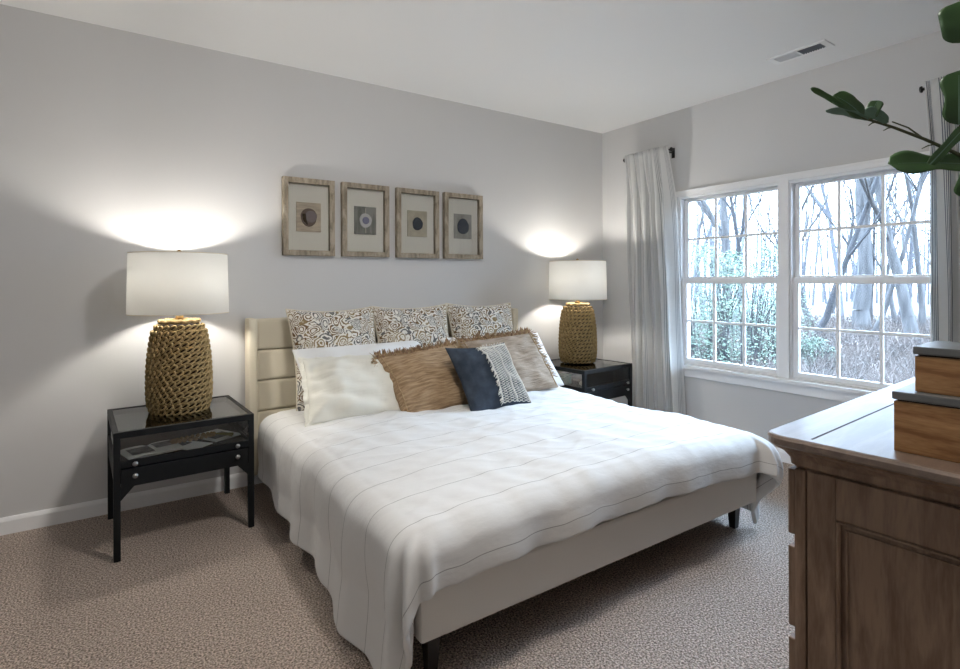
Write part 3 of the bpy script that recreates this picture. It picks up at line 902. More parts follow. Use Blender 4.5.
# ------------------------------------------------------------------ table lamps
def table_lamp(label, loc, rz):
    t = thing('table_lamp', label, 'lamp', loc, rz)
    prof = [(0.128, 0.0), (0.147, 0.014), (0.157, 0.05), (0.160, 0.11), (0.159, 0.20), (0.154, 0.29), (0.144, 0.37), (0.134, 0.43), (0.112, 0.468), (0.085, 0.487), (0.03, 0.492)]
    def R(z):
        for (r0, z0), (r1, z1) in zip(prof, prof[1:]):
            if z <= z1: return r0 + (r1 - r0) * (z - z0) / (z1 - z0)
        return prof[-1][0]
    bm = bmesh.new()
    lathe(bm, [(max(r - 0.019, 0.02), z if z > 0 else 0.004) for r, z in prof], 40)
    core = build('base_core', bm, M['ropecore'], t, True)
    bm = bmesh.new()
    rows = 16
    dz = 0.0293
    for k in range(rows):
        z = 0.013 + k * dz
        r = R(z) - 0.006
        nst = max(int(2 * pi * r / 0.034), 8)
        for i in range(nst):
            th = 2 * pi * (i + 0.5 * (k % 2)) / nst
            er = Vector((cos(th), sin(th), 0)); et = Vector((-sin(th), cos(th), 0)); ez = Vector((0, 0, 1))
            ta = radians(32)
            a1 = et * cos(ta) + ez * sin(ta); a2 = ez * cos(ta) - et * sin(ta)
            pts = []
            for q_ in range(9):
                w_ = 2 * pi * q_ / 9
                pts.append(er * (r + 0.005 * cos(w_ + 0.6)) + ez * z + a1 * (0.0205 * cos(w_)) + a2 * (0.0098 * sin(w_)))
            tube(bm, pts, 0.0060, 5, closed=True)
    for rr in (0.095, 0.068, 0.040):     # spiral rows closing the top
        tube(bm, [(rr * cos(2 * pi * i / 60), rr * sin(2 * pi * i / 60), 0.486 + 0.004 * sin(i * 1.3)) for i in range(60)], 0.011, 6, closed=True)
    build('woven_base', bm, M['rope'], t, True)
    bm = bmesh.new()
    lathe(bm, [(0.022, 0.495), (0.020, 0.515), (0.010, 0.52), (0.010, 0.60), (0.019, 0.605), (0.019, 0.66), (0.012, 0.665)], 16)
    build('neck', bm, M['brass'], t, True)
    bm = bmesh.new()
    tube(bm, [(0.024 * 0, 0.0, 0.63)] and [(0.0, -0.012, 0.625), (0.0, -0.05, 0.68), (0.0, -0.055, 0.78), (0.0, 0.0, 0.845), (0.0, 0.055, 0.78), (0.0, 0.05, 0.68), (0.0, 0.012, 0.625)], 0.0022, 6)
    build('harp', bm, M['brass'], t, True)
    z0, z1, r0, r1 = 0.530, 0.855, 0.247, 0.240
    bm = bmesh.new()
    n = 72
    A = [[bm.verts.new((r * cos(2 * pi * k / n), r * sin(2 * pi * k / n), z)) for k in range(n)] for r, z in ((r0, z0), (r1, z1), (r1 - 0.003, z1), (r0 - 0.003, z0))]
    for a, b in zip(A, A[1:] + A[:1]):
        for k in range(n): bm.faces.new((a[k], a[(k + 1) % n], b[(k + 1) % n], b[k]))
    sh = build('lamp_shade', bm, M['shade'], t, True)
    for r, z in ((r0, z0), (r1, z1)):
        bm = bmesh.new()
        tube(bm, [((r - 0.001) * cos(2 * pi * k / n), (r - 0.001) * sin(2 * pi * k / n), z) for k in range(n)], 0.0026, 6, closed=True)
        build('rim', bm, M['piping'], sh, True)
    bm = bmesh.new()
    for a in (0, 2.094, 4.189): tube(bm, [(0, 0, 0.846), (r1 * 0.99 * cos(a), r1 * 0.99 * sin(a), z1 - 0.006)], 0.002, 5)
    build('spider', bm, M['brass'], sh, True)
    bm = bmesh.new(); lathe(bm, [(0.004, 0.846), (0.004, 0.858), (0.012, 0.862), (0.013, 0.870), (0.005, 0.876), (0.004, 0.879)], 14)
    build('finial', bm, M['brass'], t, True)
    bm = bmesh.new(); lathe(bm, [(0.012, 0.665), (0.016, 0.685), (0.028, 0.715), (0.028, 0.735), (0.018, 0.755), (0.004, 0.762)], 16)
    build('bulb', bm, M['bulb'], t, True)
    return t
table_lamp('large woven rope table lamp on the left bedside table', (-3.664, -0.308, 0.6), 0)
table_lamp('woven rope table lamp on the right bedside table by curtain', (-0.660, -0.325, 0.612), 1.0)

# ------------------------------------------------------------------ framed art
def framed_art(x0, x1, z0, z1, label, board, disc, kind):
    cx, cz = (x0 + x1) / 2, (z0 + z1) / 2
    t = thing('framed_artwork', label, 'picture frame', (cx, 0, cz), 0, 'shadow box frames above the bed')
    w, h = (x1 - x0) / 2, (z1 - z0) / 2
    b_ = 0.036
    bm = bmesh.new()
    box(bm, -w, -w + b_, -0.042, -0.002, -h, h, 0.003); box(bm, w - b_, w, -0.042, -0.002, -h, h, 0.003)
    box(bm, -w + b_, w - b_, -0.042, -0.002, h - b_, h, 0.003); box(bm, -w + b_, w - b_, -0.042, -0.002, -h, -h + b_, 0.003)
    build('frame', bm, M['frame'], t)
    build('backing_board', BX(-w + b_, w - b_, -0.010, -0.003, -h + b_, h - b_), M['linenboard'], t)
    build('glass_pane', BX(-w + b_, w - b_, -0.034, -0.032, -h + b_, h - b_), M['frameglass'], t)
    s = 0.083
    mt = build('mount', BX(-s, s, -0.019, -0.011, -0.10 + 0.002, 0.10, bev=0.002), board, t)
    bm = bmesh.new()
    n = 40
    def ring(r, y):
        return [bm.verts.new((r * (1 + 0.03 * sin(3 * a + kind) + 0.02 * sin(7 * a)) * cos(a), y, r * 1.15 * (1 + 0.03 * sin(3 * a + kind)) * sin(a))) for a in [2 * pi * k / n for k in range(n)]]
    rs = (0.052, 0.043, 0.056, 0.056)[0 if kind == 2 else 1 if kind == 2 else 0 if kind != 1 else 2] if False else {0: 0.054, 1: 0.045, 2: 0.043, 3: 0.054}[kind]
    A = ring(rs, -0.019); B = ring(rs, -0.024); C = ring(rs * 0.93, -0.026)
    for a, b in ((A, B), (B, C)):
        for k in range(n): bm.faces.new((a[k], a[(k + 1) % n], b[(k + 1) % n], b[k]))
    bm.faces.new(C)
    bmesh.ops.recalc_face_normals(bm, faces=bm.faces)
    sp_ = build('specimen', bm, disc[0], mt, False)
    if kind == 1:
        bm = bmesh.new()
        lathe(bm, [(0.026, 0), (0.026, 0.003), (0.018, 0.005)], 24)
        build('specimen_core', bm, disc[1], sp_, False, loc=(0, -0.026, 0), rot=(radians(90), 0, 0))
        bm = bmesh.new(); tube(bm, [(0, -0.021, 0.09), (0, -0.021, -0.09)], 0.003, 5)
        build('cord', bm, M['cord'], mt)
    elif kind == 0:
        bm = bmesh.new(); lathe(bm, [(0.040, 0), (0.038, 0.003)], 24)
        build('specimen_core', bm, disc[1], sp_, False, loc=(0.012, -0.026, 0.004), rot=(radians(90), 0, 0))
        bm = bmesh.new(); tube(bm, [(-0.035, -0.025, 0.02), (-0.03, -0.03, -0.02), (-0.012, -0.03, -0.05)], [0.014, 0.012, 0.004], 8)
        build('petal', bm, M['ropecore'], sp_, True)
    elif kind == 3:
        bm = bmesh.new()
        for rr in (0.046, 0.034, 0.022, 0.010):
            nn = int(2 * pi * rr / 0.009)
            for k in range(nn):
                bmesh.ops.create_icosphere(bm, subdivisions=1, radius=0.003, matrix=Matrix.Translation((rr * cos(2 * pi * k / nn), -0.0265, rr * 1.1 * sin(2 * pi * k / nn))))
        build('specimen_bumps', bm, disc[1], sp_)
    else:
        bm = bmesh.new(); tube(bm, [(0.026 * cos(a / 16 * 2 * pi), -0.027, 0.03 * sin(a / 16 * 2 * pi)) for a in range(16)], 0.002, 5, closed=True)
        build('specimen_ring', bm, disc[1], sp_)
    return t
cb = mat('pale_wood_mount', (0.66, 0.57, 0.45), 0.8, var=(8, (0.50, 0.42, 0.33), 0.4, 0.6, (1, 1, 6)))
gb = mat('grey_weathered_mount', (0.19, 0.195, 0.18), 0.85, var=(30, (0.32, 0.32, 0.30), 0.4, 0.6, (1, 1, 0.2)))
gl_ = mat('light_grey_mount', (0.34, 0.335, 0.31), 0.85, var=(30, (0.45, 0.44, 0.41), 0.4, 0.6, (1, 1, 0.3)))
tb = mat('tan_mount', (0.52, 0.47, 0.37), 0.85, var=(20, (0.60, 0.55, 0.44), 0.4, 0.6))
framed_art(-3.041, -2.693, 1.476, 1.997, 'leftmost framed artwork, mauve grey disc on a pale wood square', cb,
           (mat('mauve_brown_shell', (0.16, 0.11, 0.09), 0.7), mat('mauve_grey_shell', (0.22, 0.18, 0.19), 0.6)), 0)
framed_art(-2.640, -2.283, 1.478, 1.999, 'second framed artwork from left, white ringed lilac disc on grey square', gb,
           (mat('white_urchin_ring', (0.62, 0.62, 0.64), 0.7), mat('lilac_urchin', (0.20, 0.20, 0.32), 0.6)), 1)
framed_art(-2.222, -1.861, 1.478, 1.999, 'third framed artwork from left, dark navy disc on tan square', tb,
           (mat('navy_disc', (0.022, 0.032, 0.050), 0.6), mat('slate_ring', (0.06, 0.08, 0.11), 0.6)), 2)
framed_art(-1.812, -1.449, 1.480, 2.001, 'rightmost framed artwork, blue grey disc on light grey square', gl_,
           (mat('blue_grey_disc', (0.055, 0.07, 0.10), 0.6), mat('blue_grey_bumps', (0.11, 0.13, 0.17), 0.6)), 3)

# ------------------------------------------------------------------ curtains
def curtain(label, y0, y1, yb0, yb1, m, nf, seed, amp=0.036, ztop=2.395, ruffle=0.03):
    nu, nz = 220, 60
    V = []; UV = []
    for j in range(nz + 1):
        s = j / nz
        z = ztop + ruffle - (ztop + ruffle - 0.012) * s
        g_ = min(s * 1.0, 1)
        # side edges drift from the gathered header to the floor
        a = y0 + (yb0 - y0) * (g_ ** 0.7); b = y1 + (yb1 - y1) * (g_ ** 0.8)
        for i in range(nu + 1):
            u = i / nu
            ph = u * nf * 2 * pi
            A = amp * (0.45 + 0.55 * min(s * 5, 1)) * (0.8 + 0.5 * noise.noise(Vector((u * 4, s * 1.3, seed))))
            x = -0.105 - 0.045 * (1 - min(s * 6, 1)) + A * (0.8 + 0.4 * min(s * 5, 1)) * sin(ph + 2.4 * noise.noise(Vector((u * 3, s * 1.6, seed + 5)))) + 0.010 * noise.noise(Vector((u * 14, s * 5, seed)))
            y = a + (b - a) * (u + 0.018 * sin(ph * 1.0 + 1.2 + s * 2) + 0.010 * noise.noise(Vector((u * 6, s * 3, seed + 9))))
            V.append((x, y, z)); UV.append((u * 1.32, s))
    F = []
    for j in range(nz):
        for i in range(nu):
            k = j * (nu + 1) + i; F.append((k, k + nu + 1, k + nu + 2, k + 1))
    o = pyd('curtain', V, F, m, None, True)
    uvl = o.data.uv_layers.new(name='UVMap')
    for li, l in enumerate(o.data.loops): uvl.data[li].uv = UV[l.vertex_index]
    sm = o.modifiers.new('thick', 'SOLIDIFY'); sm.thickness = 0.0015
    tag(o, label, 'curtain')
curtain('sheer white curtain with fine grey stripes left of the window', -0.395, -0.850, -0.43, -0.985, M['curtain'], 5.2, 1.0)
curtain('sheer white curtain with navy stripes right of window, behind the leaves', -2.570, -3.12, -2.60, -3.18, M['curtainR'], 6, 4.0)
def rod(label, ya, yb):
    t = thing('curtain_rod', label, 'curtain rod', (-0.105, (ya + yb) / 2, 2.395))
    hl = abs(ya - yb) / 2
    bm = bmesh.new(); tube(bm, [(0, -hl, 0), (0, hl, 0)], 0.009, 12); build('rod_bar', bm, M['rod'], t, True)
    for s in (-1, 1):
        bm = bmesh.new()
        lathe(bm, [(0.010, 0), (0.018, 0.002), (0.019, 0.006), (0.017, 0.012), (0.008, 0.014)], 16)
        build('finial', bm, M['rod'], t, True, loc=(0, s * hl, 0), rot=(radians(-90 * s), 0, 0))
    for s in (-1, 1):
        bm = bmesh.new()
        y = s * (hl - 0.05)
        tube(bm, [(0, y, -0.004), (0.04, y, -0.006), (0.098, y, -0.006)], 0.007, 8)
        box(bm, 0.098, 0.104, y - 0.014, y + 0.014, -0.05, 0.035)
        build('bracket', bm, M['rod'], t)
rod('short black curtain rod holding the grey striped curtain left of window', -0.376, -0.860)
rod('short black curtain rod holding the navy striped curtain right of window', -2.560, -3.13)

# ------------------------------------------------------------------ dresser
DA = radians(3.4)
dr = thing('dresser', 'long brown wooden dresser with panelled end and polished top, at right foreground', 'dresser', (-2.570, -2.940, 0), DA)
# local: x along the length (to the window), y towards the bed is 0, body goes to -y
DL, DD = 1.62, 0.60
def slab(bm, x0, x1, y0, y1, z0, z1, r=0.06, n=8):
    pts = []
    for (cx_, cy_, a0) in ((x1 - r, y1 - r, 0), (x0 + r, y1 - r, 90), (x0 + r, y0 + r, 180), (x1 - r, y0 + r, 270)):
        for k in range(n + 1):
            a = radians(a0 + 90 * k / n); pts.append((cx_ + r * cos(a), cy_ + r * sin(a)))
    return pts
def molded(bm, prof, x0, x1, y0, y1, r):
    rings = []
    for off, z in prof:
        p = slab(None, x0 + off, x1 - off, y0 + off, y1 - off, 0, 0, max(r - off, 0.012))
        rings.append([bm.verts.new((a, b, z)) for a, b in p])
    n = len(rings[0])
    for a, b in zip(rings, rings[1:]):
        for k in range(n): bm.faces.new((a[k], a[(k + 1) % n], b[(k + 1) % n], b[k]))
    bm.faces.new(rings[0][::-1]); bm.faces.new(rings[-1])
ZT = 0.90
bm = bmesh.new()
molded(bm, [(0.060, ZT - 0.085), (0.052, ZT - 0.078), (0.050, ZT - 0.062), (0.036, ZT - 0.044), (0.016, ZT - 0.034), (0.012, ZT - 0.030), (0.012, ZT - 0.027)], 0, DL, -DD, 0, 0.055)
build('top_moulding', bm, M['dresser'], dr)
bm = bmesh.new()
molded(bm, [(0.006, ZT - 0.027), (0.0, ZT - 0.022), (0.0, ZT - 0.008), (0.004, ZT - 0.002), (0.010, ZT)], 0, DL, -DD, 0, 0.055)
top = build('top', bm, M['dressertop'], dr)
build('plank_seam', BX(0.035, DL - 0.02, -0.114, -0.109, ZT - 0.004, ZT + 0.0006), M['groove'], top)
b0 = 0.062
bm = bmesh.new()
box(bm, b0, DL - b0, -DD + b0, -b0, 0.10, ZT - 0.085, 0.004)
build('carcass', bm, M['dresser'], dr)
bm = bmesh.new(); molded(bm, [(0.045, 0.0), (0.045, 0.10), (0.052, 0.115), (0.060, 0.12)], 0, DL, -DD, 0, 0.055)
build('plinth', bm, M['dresser'], dr)
# end panel: stiles, rail, beads
bm = bmesh.new()
x_ = b0
def eb(y0, y1, z0, z1, th=0.010, bev=0.003): box(bm, x_ - th, x_ + 0.001, y0, y1, z0, z1, bev)
ya_, yb_ = -b0, -DD + b0
eb(ya_ - 0.028, ya_, 0.12, ZT - 0.087, 0.012, 0.008)
eb(yb_, yb_ + 0.028, 0.12, ZT - 0.087, 0.012, 0.008)
eb(ya_ - 0.095, ya_ - 0.031, 0.12, ZT - 0.087)
eb(yb_ + 0.031, yb_ + 0.095, 0.12, ZT - 0.087)
eb(yb_ + 0.095, ya_ - 0.095, ZT - 0.190, ZT - 0.087)
eb(yb_ + 0.095, ya_ - 0.095, 0.12, 0.22)
build('end_stile', bm, M['dresser'], dr)
bm = bmesh.new()
def bead(y0, y1, z0, z1, xx, r):
    tube(bm, [(xx, y0, z0), (xx, y1, z0), (xx, y1, z1), (xx, y0, z1)], r, 8, closed=True)
bead(yb_ + 0.100, ya_ - 0.100, 0.225, ZT - 0.195, x_ - 0.008, 0.006)
bead(yb_ + 0.116, ya_ - 0.116, 0.241, ZT - 0.211, x_ - 0.002, 0.004)
build('panel_bead', bm, M['dresser'], dr, True)
zr = [(0.634, ZT - 0.096), (0.394, 0.602), (0.135, 0.362)]
for z0, z1 in zr:
    for c in range(2):
        x0 = b0 + 0.02 + c * (DL - 2 * b0 - 0.02) / 2; x1 = x0 + (DL - 2 * b0 - 0.06) / 2
        x0 = max(x0 - 0.018, b0 + 0.001) if c == 0 else x0
        d = build('drawer', BX(x0, x1, -b0 + 0.0005, -b0 + 0.020, z0, z1, bev=0.004), M['dresser'], dr)
        for kx in (0.28, 0.72):
            bm = bmesh.new(); lathe(bm, [(0.006, 0), (0.006, 0.012), (0.015, 0.016), (0.017, 0.022), (0.010, 0.028), (0.002, 0.029)], 14)
            build('knob', bm, M['brass'], d, True, loc=(x0 + (x1 - x0) * kx, -b0 + 0.020, (z0 + z1) / 2), rot=(radians(-90), 0, 0))

# lidded boxes on the dresser
def keepsake_box(label, loc, rz, w, d, h, lid=0.018, hang=0.003):
    t = thing('wooden_box', label, 'box', loc, rz, 'lidded wooden boxes on the dresser')
    build('box_body', BX(0, w, -d, 0, 0.0, h, bev=0.002), M['boxwood'], t)
    build('lid_gap', BX(0.006, w - 0.006, -d + 0.006, -0.006, h, h + 0.004), M['groove'], t)
    build('lid', BX(-hang, w + hang, -d - hang, hang, h + 0.004, h + 0.004 + lid, bev=0.003), M['slate'], t)
    return t
keepsake_box('larger wooden box with slate lid, lower of the stacked pair on dresser', (-2.468, -3.200, 0.9005), radians(4), 0.24, 0.34, 0.116)
keepsake_box('smaller wooden box with slate lid, on top of the larger box', (-2.440, -3.232, 1.0395), radians(4), 0.19, 0.28, 0.082)

# ------------------------------------------------------------------ leafy plant on the dresser
pl = thing('fiddle_leaf_plant', 'potted plant with big dark green leaves reaching in at the right edge', 'plant', (-2.17, -3.40, 0.9005))
P0 = Vector((-2.17, -3.40, 0.9005))
bm = bmesh.new()
lathe(bm, [(0.055, 0.0), (0.075, 0.01), (0.088, 0.08), (0.092, 0.15), (0.084, 0.17), (0.078, 0.17), (0.072, 0.13)], 28)
build('pot', bm, M['pot'], pl, True)
bm = bmesh.new(); lathe(bm, [(0.07, 0.128), (0.07, 0.135)], 24); build('soil', bm, M['soil'], pl)
CAMP = Vector((-3.971, -3.700, 1.297))
def branch(pts, r0, r1):
    bm = bmesh.new(); n = len(pts)
    tube(bm, [Vector(p) - P0 for p in pts], [r0 + (r1 - r0) * k / (n - 1) for k in range(n)], 7)
    return build('stem', bm, M['stem'], pl, True)
def leaf(base, tip, width, nrm, curl=0.15, waist=0.25, under=False, seed=0, blunt=0.5):
    base, tip = Vector(base) - P0, Vector(tip) - P0
    ax = tip - base; L_ = ax.length; ax.normalize()
    nrm = Vector(nrm); nrm = (nrm - ax * nrm.dot(ax)).normalized()
    sd = ax.cross(nrm)
    n, mN = 22, 8
    V = []; F = []
    for i in range(n + 1):
        s = i / n
        # fiddle outline: petiole, small lobe, waist, broad tip
        wd = width * (sqrt(max(1 - ((0.26 - s) / 0.26) ** 2, 0)) if s < 0.26 else 1) * (sqrt(max(1 - ((s - 0.78) / 0.22) ** 2, 0)) if s > 0.78 else 1) * (1 - waist * math.exp(-((s - 0.50) / 0.18) ** 2)) * (0.8 + 0.2 * s)
        wd = max(wd, 0.0015)
        c = base + ax * L_ * s + nrm * (-curl * L_ * (s - 0.5) ** 2 * 2 + curl * L_ * 0.5)
        for k in range(mN + 1):
            t_ = -1 + 2 * k / mN
            V.append(c + sd * wd * t_ + nrm * (0.12 * wd * abs(t_) + 0.010 * L_ * sin(s * 16 + seed + t_ * 2) * abs(t_)))
    for i in range(n):
        for k in range(mN):
            a = i * (mN + 1) + k; F.append((a, a + 1, a + mN + 2, a + mN + 1))
    o = pyd('leaf', V, F, M['leafpale'] if under else M['leaf'], pl, True)
    o.modifiers.new('thick', 'SOLIDIFY').thickness = 0.0012
    if under: o['label'] = 'pale underside leaf'
    bm = bmesh.new()
    tube(bm, [V[i * (mN + 1) + mN // 2] for i in range(n - 1)], [0.0018 * (1 - 0.8 * i / n) for i in range(n - 1)], 5)
    build('midrib', bm, M['leafpale'], o)
    return o
branch([(-2.17, -3.40, 1.03), (-2.18, -3.39, 1.25), (-2.21, -3.36, 1.42), (-2.28, -3.33, 1.535), (-2.35, -3.291, 1.585), (-2.42, -3.245, 1.622), (-2.478, -3.204, 1.650), (-2.53, -3.168, 1.670), (-2.560, -3.148, 1.680)], 0.006, 0.0022)
branch([(-2.17, -3.40, 1.03), (-2.15, -3.40, 1.3), (-2.20, -3.37, 1.6), (-2.26, -3.34, 1.8), (-2.29, -3.32, 1.95)], 0.007, 0.003)
branch([(-2.42, -3.245, 1.622), (-2.45, -3.225, 1.648), (-2.482, -3.204, 1.662)], 0.0022, 0.0014)
for a, b in (((-2.478, -3.204, 1.650), (-2.492, -3.190, 1.643)), ((-2.40, -3.258, 1.61), (-2.418, -3.240, 1.601)), ((-2.51, -3.18, 1.662), (-2.518, -3.17, 1.655))):
    branch([a, ((a[0] + b[0]) / 2, (a[1] + b[1]) / 2, (a[2] + b[2]) / 2 + 0.002), b], 0.002, 0.001)
toC = CAMP - Vector((-2.4, -3.25, 1.65))
leaf((-2.545, -3.160, 1.672), (-2.632, -3.097, 1.742), 0.0075, (0.3, 0.5, 1), 0.10, 0.1, False, 1)
leaf((-2.535, -3.165, 1.672), (-2.580, -3.122, 1.728), 0.022, toC + Vector((0, 0, 1.4)), 0.2, 0.0, False, 2)
leaf((-2.520, -3.172, 1.668), (-2.507, -3.184, 1.712), 0.016, toC + Vector((0, 0, 0.6)), 0.08, 0.0, False, 3)
leaf((-2.525, -3.172, 1.667), (-2.605, -3.117, 1.690), 0.012, (0.2, 0.2, 1), 0.1, 0.0, True, 4)
leaf((-2.485, -3.197, 1.662), (-2.530, -3.165, 1.690), 0.014, toC + Vector((0, 0, 0.9)), 0.25, 0.0, True, 5)
leaf((-2.300, -3.328, 1.560), (-2.484, -3.197, 1.566), 0.036, toC * 0.9 + Vector((0, 0, 1.0)), 0.05, 0.38, False, 6, 0.9)
leaf((-2.420, -3.250, 1.555), (-2.335, -3.300, 1.655), 0.013, toC + Vector((0.3, 0, 0.2)), 0.12, 0.1, False, 7)
leaf((-2.352, -3.290, 1.655), (-2.352, -3.290, 1.780), 0.036, toC, 0.12, 0.22, False, 8, 0.5)
leaf((-2.340, -3.297, 1.845), (-2.346, -3.293, 1.942), 0.044, toC, 0.12, 0.0, False, 9)
leaf((-2.320, -3.312, 1.575), (-2.330, -3.300, 1.485), 0.030, toC, 0.2, 0.1, False, 10)
leaf((-2.29, -3.32, 1.95), (-2.22, -3.35, 2.06), 0.06, toC, 0.2, 0.2, False, 11)
leaf((-2.22, -3.36, 1.65), (-2.12, -3.42, 1.74), 0.05, toC, 0.2, 0.2, False, 12)

# ------------------------------------------------------------------ ceiling vent
vt = thing('ceiling_vent', 'white slotted air register in the ceiling near the window', 'vent', (-0.373, -2.012, H))
bm = bmesh.new()
box(bm, -0.07, 0.07, 0.140, 0.175, -0.008, -0.0005, 0.001); box(bm, -0.07, 0.07, -0.175, -0.140, -0.008, -0.0005, 0.001)
box(bm, -0.07, -0.045, -0.140, 0.140, -0.008, -0.0005, 0.001); box(bm, 0.045, 0.07, -0.140, 0.140, -0.008, -0.0005, 0.001)
box(bm, -0.045, 0.045, -0.006, 0.006, -0.008, -0.0005)
build('frame', bm, M['trim'], vt)
build('backing', BX(-0.045, 0.045, -0.14, 0.14, -0.0015, -0.0003), M['ventdark'], vt)
for half in (-1, 1):
    bm = bmesh.new()
    for k in range(9):
        y = half * (0.013 + 0.0145 * k)
        v = [bm.verts.new(p) for p in ((-0.044, y, -0.002), (0.044, y, -0.002), (0.044, y + half * 0.007 * (1 if half < 0 else -1) * -1, -0.008), (-0.044, y + half * 0.007 * (1 if half < 0 else -1) * -1, -0.008))]
        bm.faces.new(v)
    o = build('louvre', bm, M['trim'] if half > 0 else M['ventdark'], vt)
    o.modifiers.new('thick', 'SOLIDIFY').thickness = 0.001

# fill lamp added on the ceiling, above the view, to brighten the room
cl = thing('added_fill_light', 'round frosted fill light added out of view over the foot of the bed', 'light', (-2.85, -2.45, H))
bm = bmesh.new(); lathe(bm, [(0.16, 0.0), (0.165, -0.02), (0.15, -0.03)], 32); build('canopy', bm, M['steel'], cl, True)
bm = bmesh.new(); lathe(bm, [(0.15, -0.03), (0.14, -0.065), (0.10, -0.09), (0.04, -0.103), (0.005, -0.105)], 32)
gd = build('fill_dome', bm, emit_mat('fill_light_dome', (1.0, 0.96, 0.92), FILL_POWER / (pi * 0.10)), cl, True)

# ------------------------------------------------------------------ outdoors
GZ = -0.45
CX, CY, CZ = -3.971, -3.700, 1.297
def far(u, D, z=GZ):
    """a ground point D metres out along the direction seen at angle u through the window"""
    a = yaw + math.atan((u - 480) / 540.9)
    k = D / cos(math.atan((u - 480) / 540.9))
    return Vector((CX + sin(a) * k, CY + cos(a) * k, z))
bm = bmesh.new()
nn = 40
gv = {}
for i in range(nn + 1):
    for j in range(nn + 1):
        x = 0.6 + 89 * (i / nn) ** 1.8; y = -45 + 120 * j / nn
        gv[i, j] = bm.verts.new((x, y, GZ + 0.12 * noise.noise(Vector((x * 0.25, y * 0.25, 0))) * min(x / 4, 1)))
for i in range(nn):
    for j in range(nn): bm.faces.new((gv[i, j], gv[i + 1, j], gv[i + 1, j + 1], gv[i, j + 1]))
g_ = build('ground', bm, M['litter'], None, True)
g_['kind'] = 'structure'; g_['label'] = 'leaf covered ground of the winter woods outside'

def grow(bm, p, d, L_, r, depth, R_, up_=0.15, droop=0.0, kink=0.25, nseg=4):
    pts = [p.copy()]; rr = [r]
    q = p.copy(); dd = d.copy()
    for k in range(nseg):
        dd = (dd + Vector((R_.uniform(-kink, kink), R_.uniform(-kink, kink), R_.uniform(-kink, kink) * 0.5 + up_ * 0.3))).normalized()
        q = q + dd * (L_ / nseg); pts.append(q.copy()); rr.append(r * (1 - 0.5 * (k + 1) / nseg))
    tube(bm, pts, rr, 6 if depth > 2 else (4 if depth > 0 else 3), cap=False)
    if depth <= 0: return
    nb = R_.randint(2, 4) if depth < 3 else R_.randint(3, 5)
    for b in range(nb):
        k = R_.randint(1, nseg) if b else nseg
        a = R_.uniform(0, 2 * pi); sp_ = R_.uniform(0.4, 1.0)
        nd = (dd + Vector((cos(a) * sp_, sin(a) * sp_, R_.uniform(-0.1, 0.5)))).normalized()
        grow(bm, pts[k], nd, L_ * R_.uniform(0.5, 0.75), rr[k] * R_.uniform(0.5, 0.75), depth - 1, R_, up_, droop, kink * 1.15, nseg)

def tree(label, u, D, hgt, r, seed, m, lean=(0, 0), depth=4, group=None, name='bare_tree'):
    R_ = random.Random(seed)
    p = far(u, D, GZ - 0.1)
    bm = bmesh.new()
    d = Vector((lean[0], lean[1], 1)).normalized()
    # root flare
    tube(bm, [p, p + Vector((0, 0, 0.25)), p + d * 0.9], [r * 1.7, r * 1.2, r * 1.0], 8, cap=False)
    grow(bm, p + d * 0.9, d, hgt * 0.45, r, depth, R_, 0.25, 0, 0.14, 5)
    me = bpy.data.meshes.new('bare_tree'); 
    vs0 = p
    for v in bm.verts: v.co -= p
    bm.to_mesh(me); bm.free()
    o = link(name, me, m, None, True); o.location = p
    tag(o, label, 'tree', group)
    return o
# screen-left direction as a world vector, to lean trees as they lean in view
lf = Vector((-cos(radians(60)), sin(radians(60))))
tree('thick grey trunk standing left of centre in the left window unit', 728, 14.0, 11, 0.13, 11, M['bark'])
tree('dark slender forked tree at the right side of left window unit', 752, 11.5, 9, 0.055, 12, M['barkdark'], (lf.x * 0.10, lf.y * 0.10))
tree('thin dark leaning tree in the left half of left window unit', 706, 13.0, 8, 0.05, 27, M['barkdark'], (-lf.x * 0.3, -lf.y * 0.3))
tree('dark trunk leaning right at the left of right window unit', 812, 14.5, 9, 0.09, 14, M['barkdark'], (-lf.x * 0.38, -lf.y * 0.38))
tree('thickest pale grey trunk with flared base in right window unit', 862, 17.0, 14, 0.24, 15, M['bark'], (lf.x * 0.05, lf.y * 0.05))
tree('grey trunk leaning left across the thickest trunk in right window', 871, 15.0, 10, 0.07, 16, M['bark'], (-lf.x * 0.30, -lf.y * 0.30))
tree('forked grey tree at the right of right window unit', 913, 14.0, 11, 0.15, 17, M['bark'], (lf.x * 0.12, lf.y * 0.12))
tree('thin pale straight trunk at far right of right window', 922, 18.0, 12, 0.10, 18, M['bark'])
tree('thin grey sapling between the forks in right window', 895, 20.0, 12, 0.08, 19, M['bark'], (lf.x * 0.1, lf.y * 0.1))
R0 = random.Random(77)
gB = 'slim bare trees further back in the woods'
for i in range(20):
    u = 640 + i * 17 + R0.uniform(-7, 7)
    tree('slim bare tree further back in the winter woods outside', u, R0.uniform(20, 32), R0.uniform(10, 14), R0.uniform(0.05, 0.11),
         100 + i, M['bark'] if i % 3 else M['barkfar'], (R0.uniform(-0.2, 0.2), R0.uniform(-0.2, 0.2)), 4, gB)

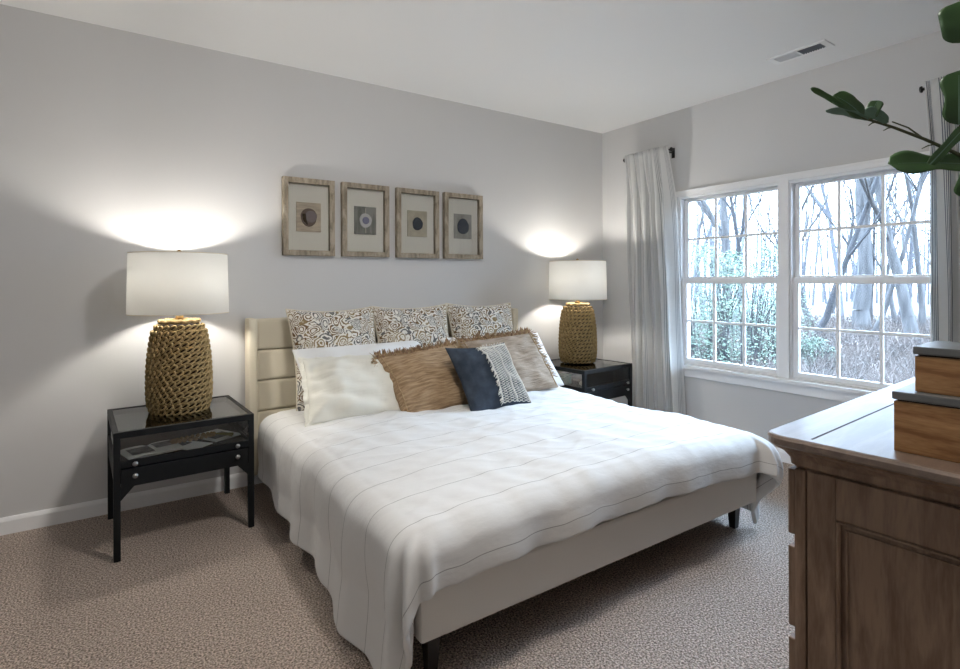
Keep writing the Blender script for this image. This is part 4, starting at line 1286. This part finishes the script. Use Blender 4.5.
# distant woods: uncountable stems far away
bm = bmesh.new(); R1 = random.Random(5)
for i in range(240):
    u = R1.uniform(560, 1060); D = R1.uniform(36, 62)
    p = far(u, D, GZ - 0.2); hh = R1.uniform(6, 12)
    d = Vector((R1.uniform(-0.1, 0.1), R1.uniform(-0.1, 0.1), 1)).normalized()
    tube(bm, [p, p + d * hh * 0.5, p + d * hh], [0.09, 0.06, 0.01], 3, cap=False)
    for k in range(9):
        z = R1.uniform(0.2, 0.95); q = p + d * hh * z; a = R1.uniform(0, 2 * pi)
        e = q + Vector((cos(a), sin(a), R1.uniform(0.2, 1.1))) * R1.uniform(0.8, 2.4)
        tube(bm, [q, e], [0.035, 0.008], 3, cap=False)
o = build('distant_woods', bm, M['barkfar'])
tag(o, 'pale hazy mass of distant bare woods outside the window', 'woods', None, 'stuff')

# dry brambles covering the ground
V = []; F = []; R2 = random.Random(8)
for i in range(26000):
    u = R2.uniform(640, 985); D = 7.2 + 15 * R2.random() ** 1.4
    p = far(u, D, GZ + R2.uniform(-0.05, 0.35)); 
    a = R2.uniform(0, 2 * pi); L_ = R2.uniform(0.12, 0.55); el = R2.uniform(-0.3, 1.3)
    d = Vector((cos(a) * cos(el), sin(a) * cos(el), sin(el)))
    s = d.cross(Vector((0.3, 0.2, 1))).normalized() * R2.uniform(0.004, 0.010)
    t_ = d.cross(s).normalized() * s.length
    k = len(V); e = p + d * L_
    V += [p - s - t_ * 0.6, p + s - t_ * 0.6, p + t_, e]
    F += [(k, k + 1, k + 3), (k + 1, k + 2, k + 3), (k + 2, k, k + 3)]
o = pyd('bramble_undergrowth', V, F, M['brush'])
tag(o, 'dry pinkish tangle of brambles covering the woodland floor', 'undergrowth', None, 'stuff')

def shrub(label, u, D, w, h, seed, n=2600, m=None):
    R_ = random.Random(seed)
    p = far(u, D)
    t = thing('leafy_shrub', label, 'shrub', p, 0)
    bm = bmesh.new()
    for k in range(26):
        a = R_.uniform(0, 2 * pi); o_ = Vector((cos(a) * w * 0.15, sin(a) * w * 0.15, 0))
        e = Vector((cos(a) * w * R_.uniform(0.1, 0.5), sin(a) * w * R_.uniform(0.1, 0.5), h * R_.uniform(0.6, 1.0)))
        tube(bm, [o_, (o_ + e) / 2 + Vector((0, 0, h * 0.15)), e], [0.014, 0.009, 0.004], 4)
    build('stems', bm, M['barkdark'], t)
    V = []; F = []
    for i in range(n):
        a = R_.uniform(0, 2 * pi); rr = sqrt(R_.random()) * w / 2; z = h * R_.random() ** 0.8
        k_ = sqrt(max(1 - (z / h) ** 3, 0.02))
        c = Vector((cos(a) * rr * k_, sin(a) * rr * k_, z + 0.1 * noise.noise(Vector((a, rr, z)))))
        if noise.noise(Vector((c.x * 2.2 + seed, c.y * 2.2, c.z * 2.2))) < -0.12: continue
        d = Vector((R_.uniform(-1, 1), R_.uniform(-1, 1), R_.uniform(-0.6, 0.8))).normalized(); s = d.orthogonal().normalized()
        L_ = R_.uniform(0.03, 0.06)
        k = len(V)
        V += [c, c + d * L_ * 0.5 + s * L_ * 0.27 + Vector((0, 0, 0.004)), c + d * L_, c + d * L_ * 0.5 - s * L_ * 0.27 + Vector((0, 0, 0.004))]
        F.append((k, k + 1, k + 2, k + 3))
    f_ = pyd('foliage', V, F, M['shrub'], t); f_['kind'] = 'stuff'
    return t
shrub('wide green leafy shrub low in the left half of left window unit', 703, 9.5, 1.7, 2.35, 1, 7500)
shrub('tall green leafy shrub low at the middle of left window unit', 738, 9.0, 1.6, 2.2, 2, 7500)
shrub('green leafy shrub at the right side of left window unit', 768, 9.8, 1.5, 2.4, 3, 7500)
shrub('low green shrub in the bottom left corner of right window unit', 815, 9.6, 0.8, 0.7, 4, 1500)
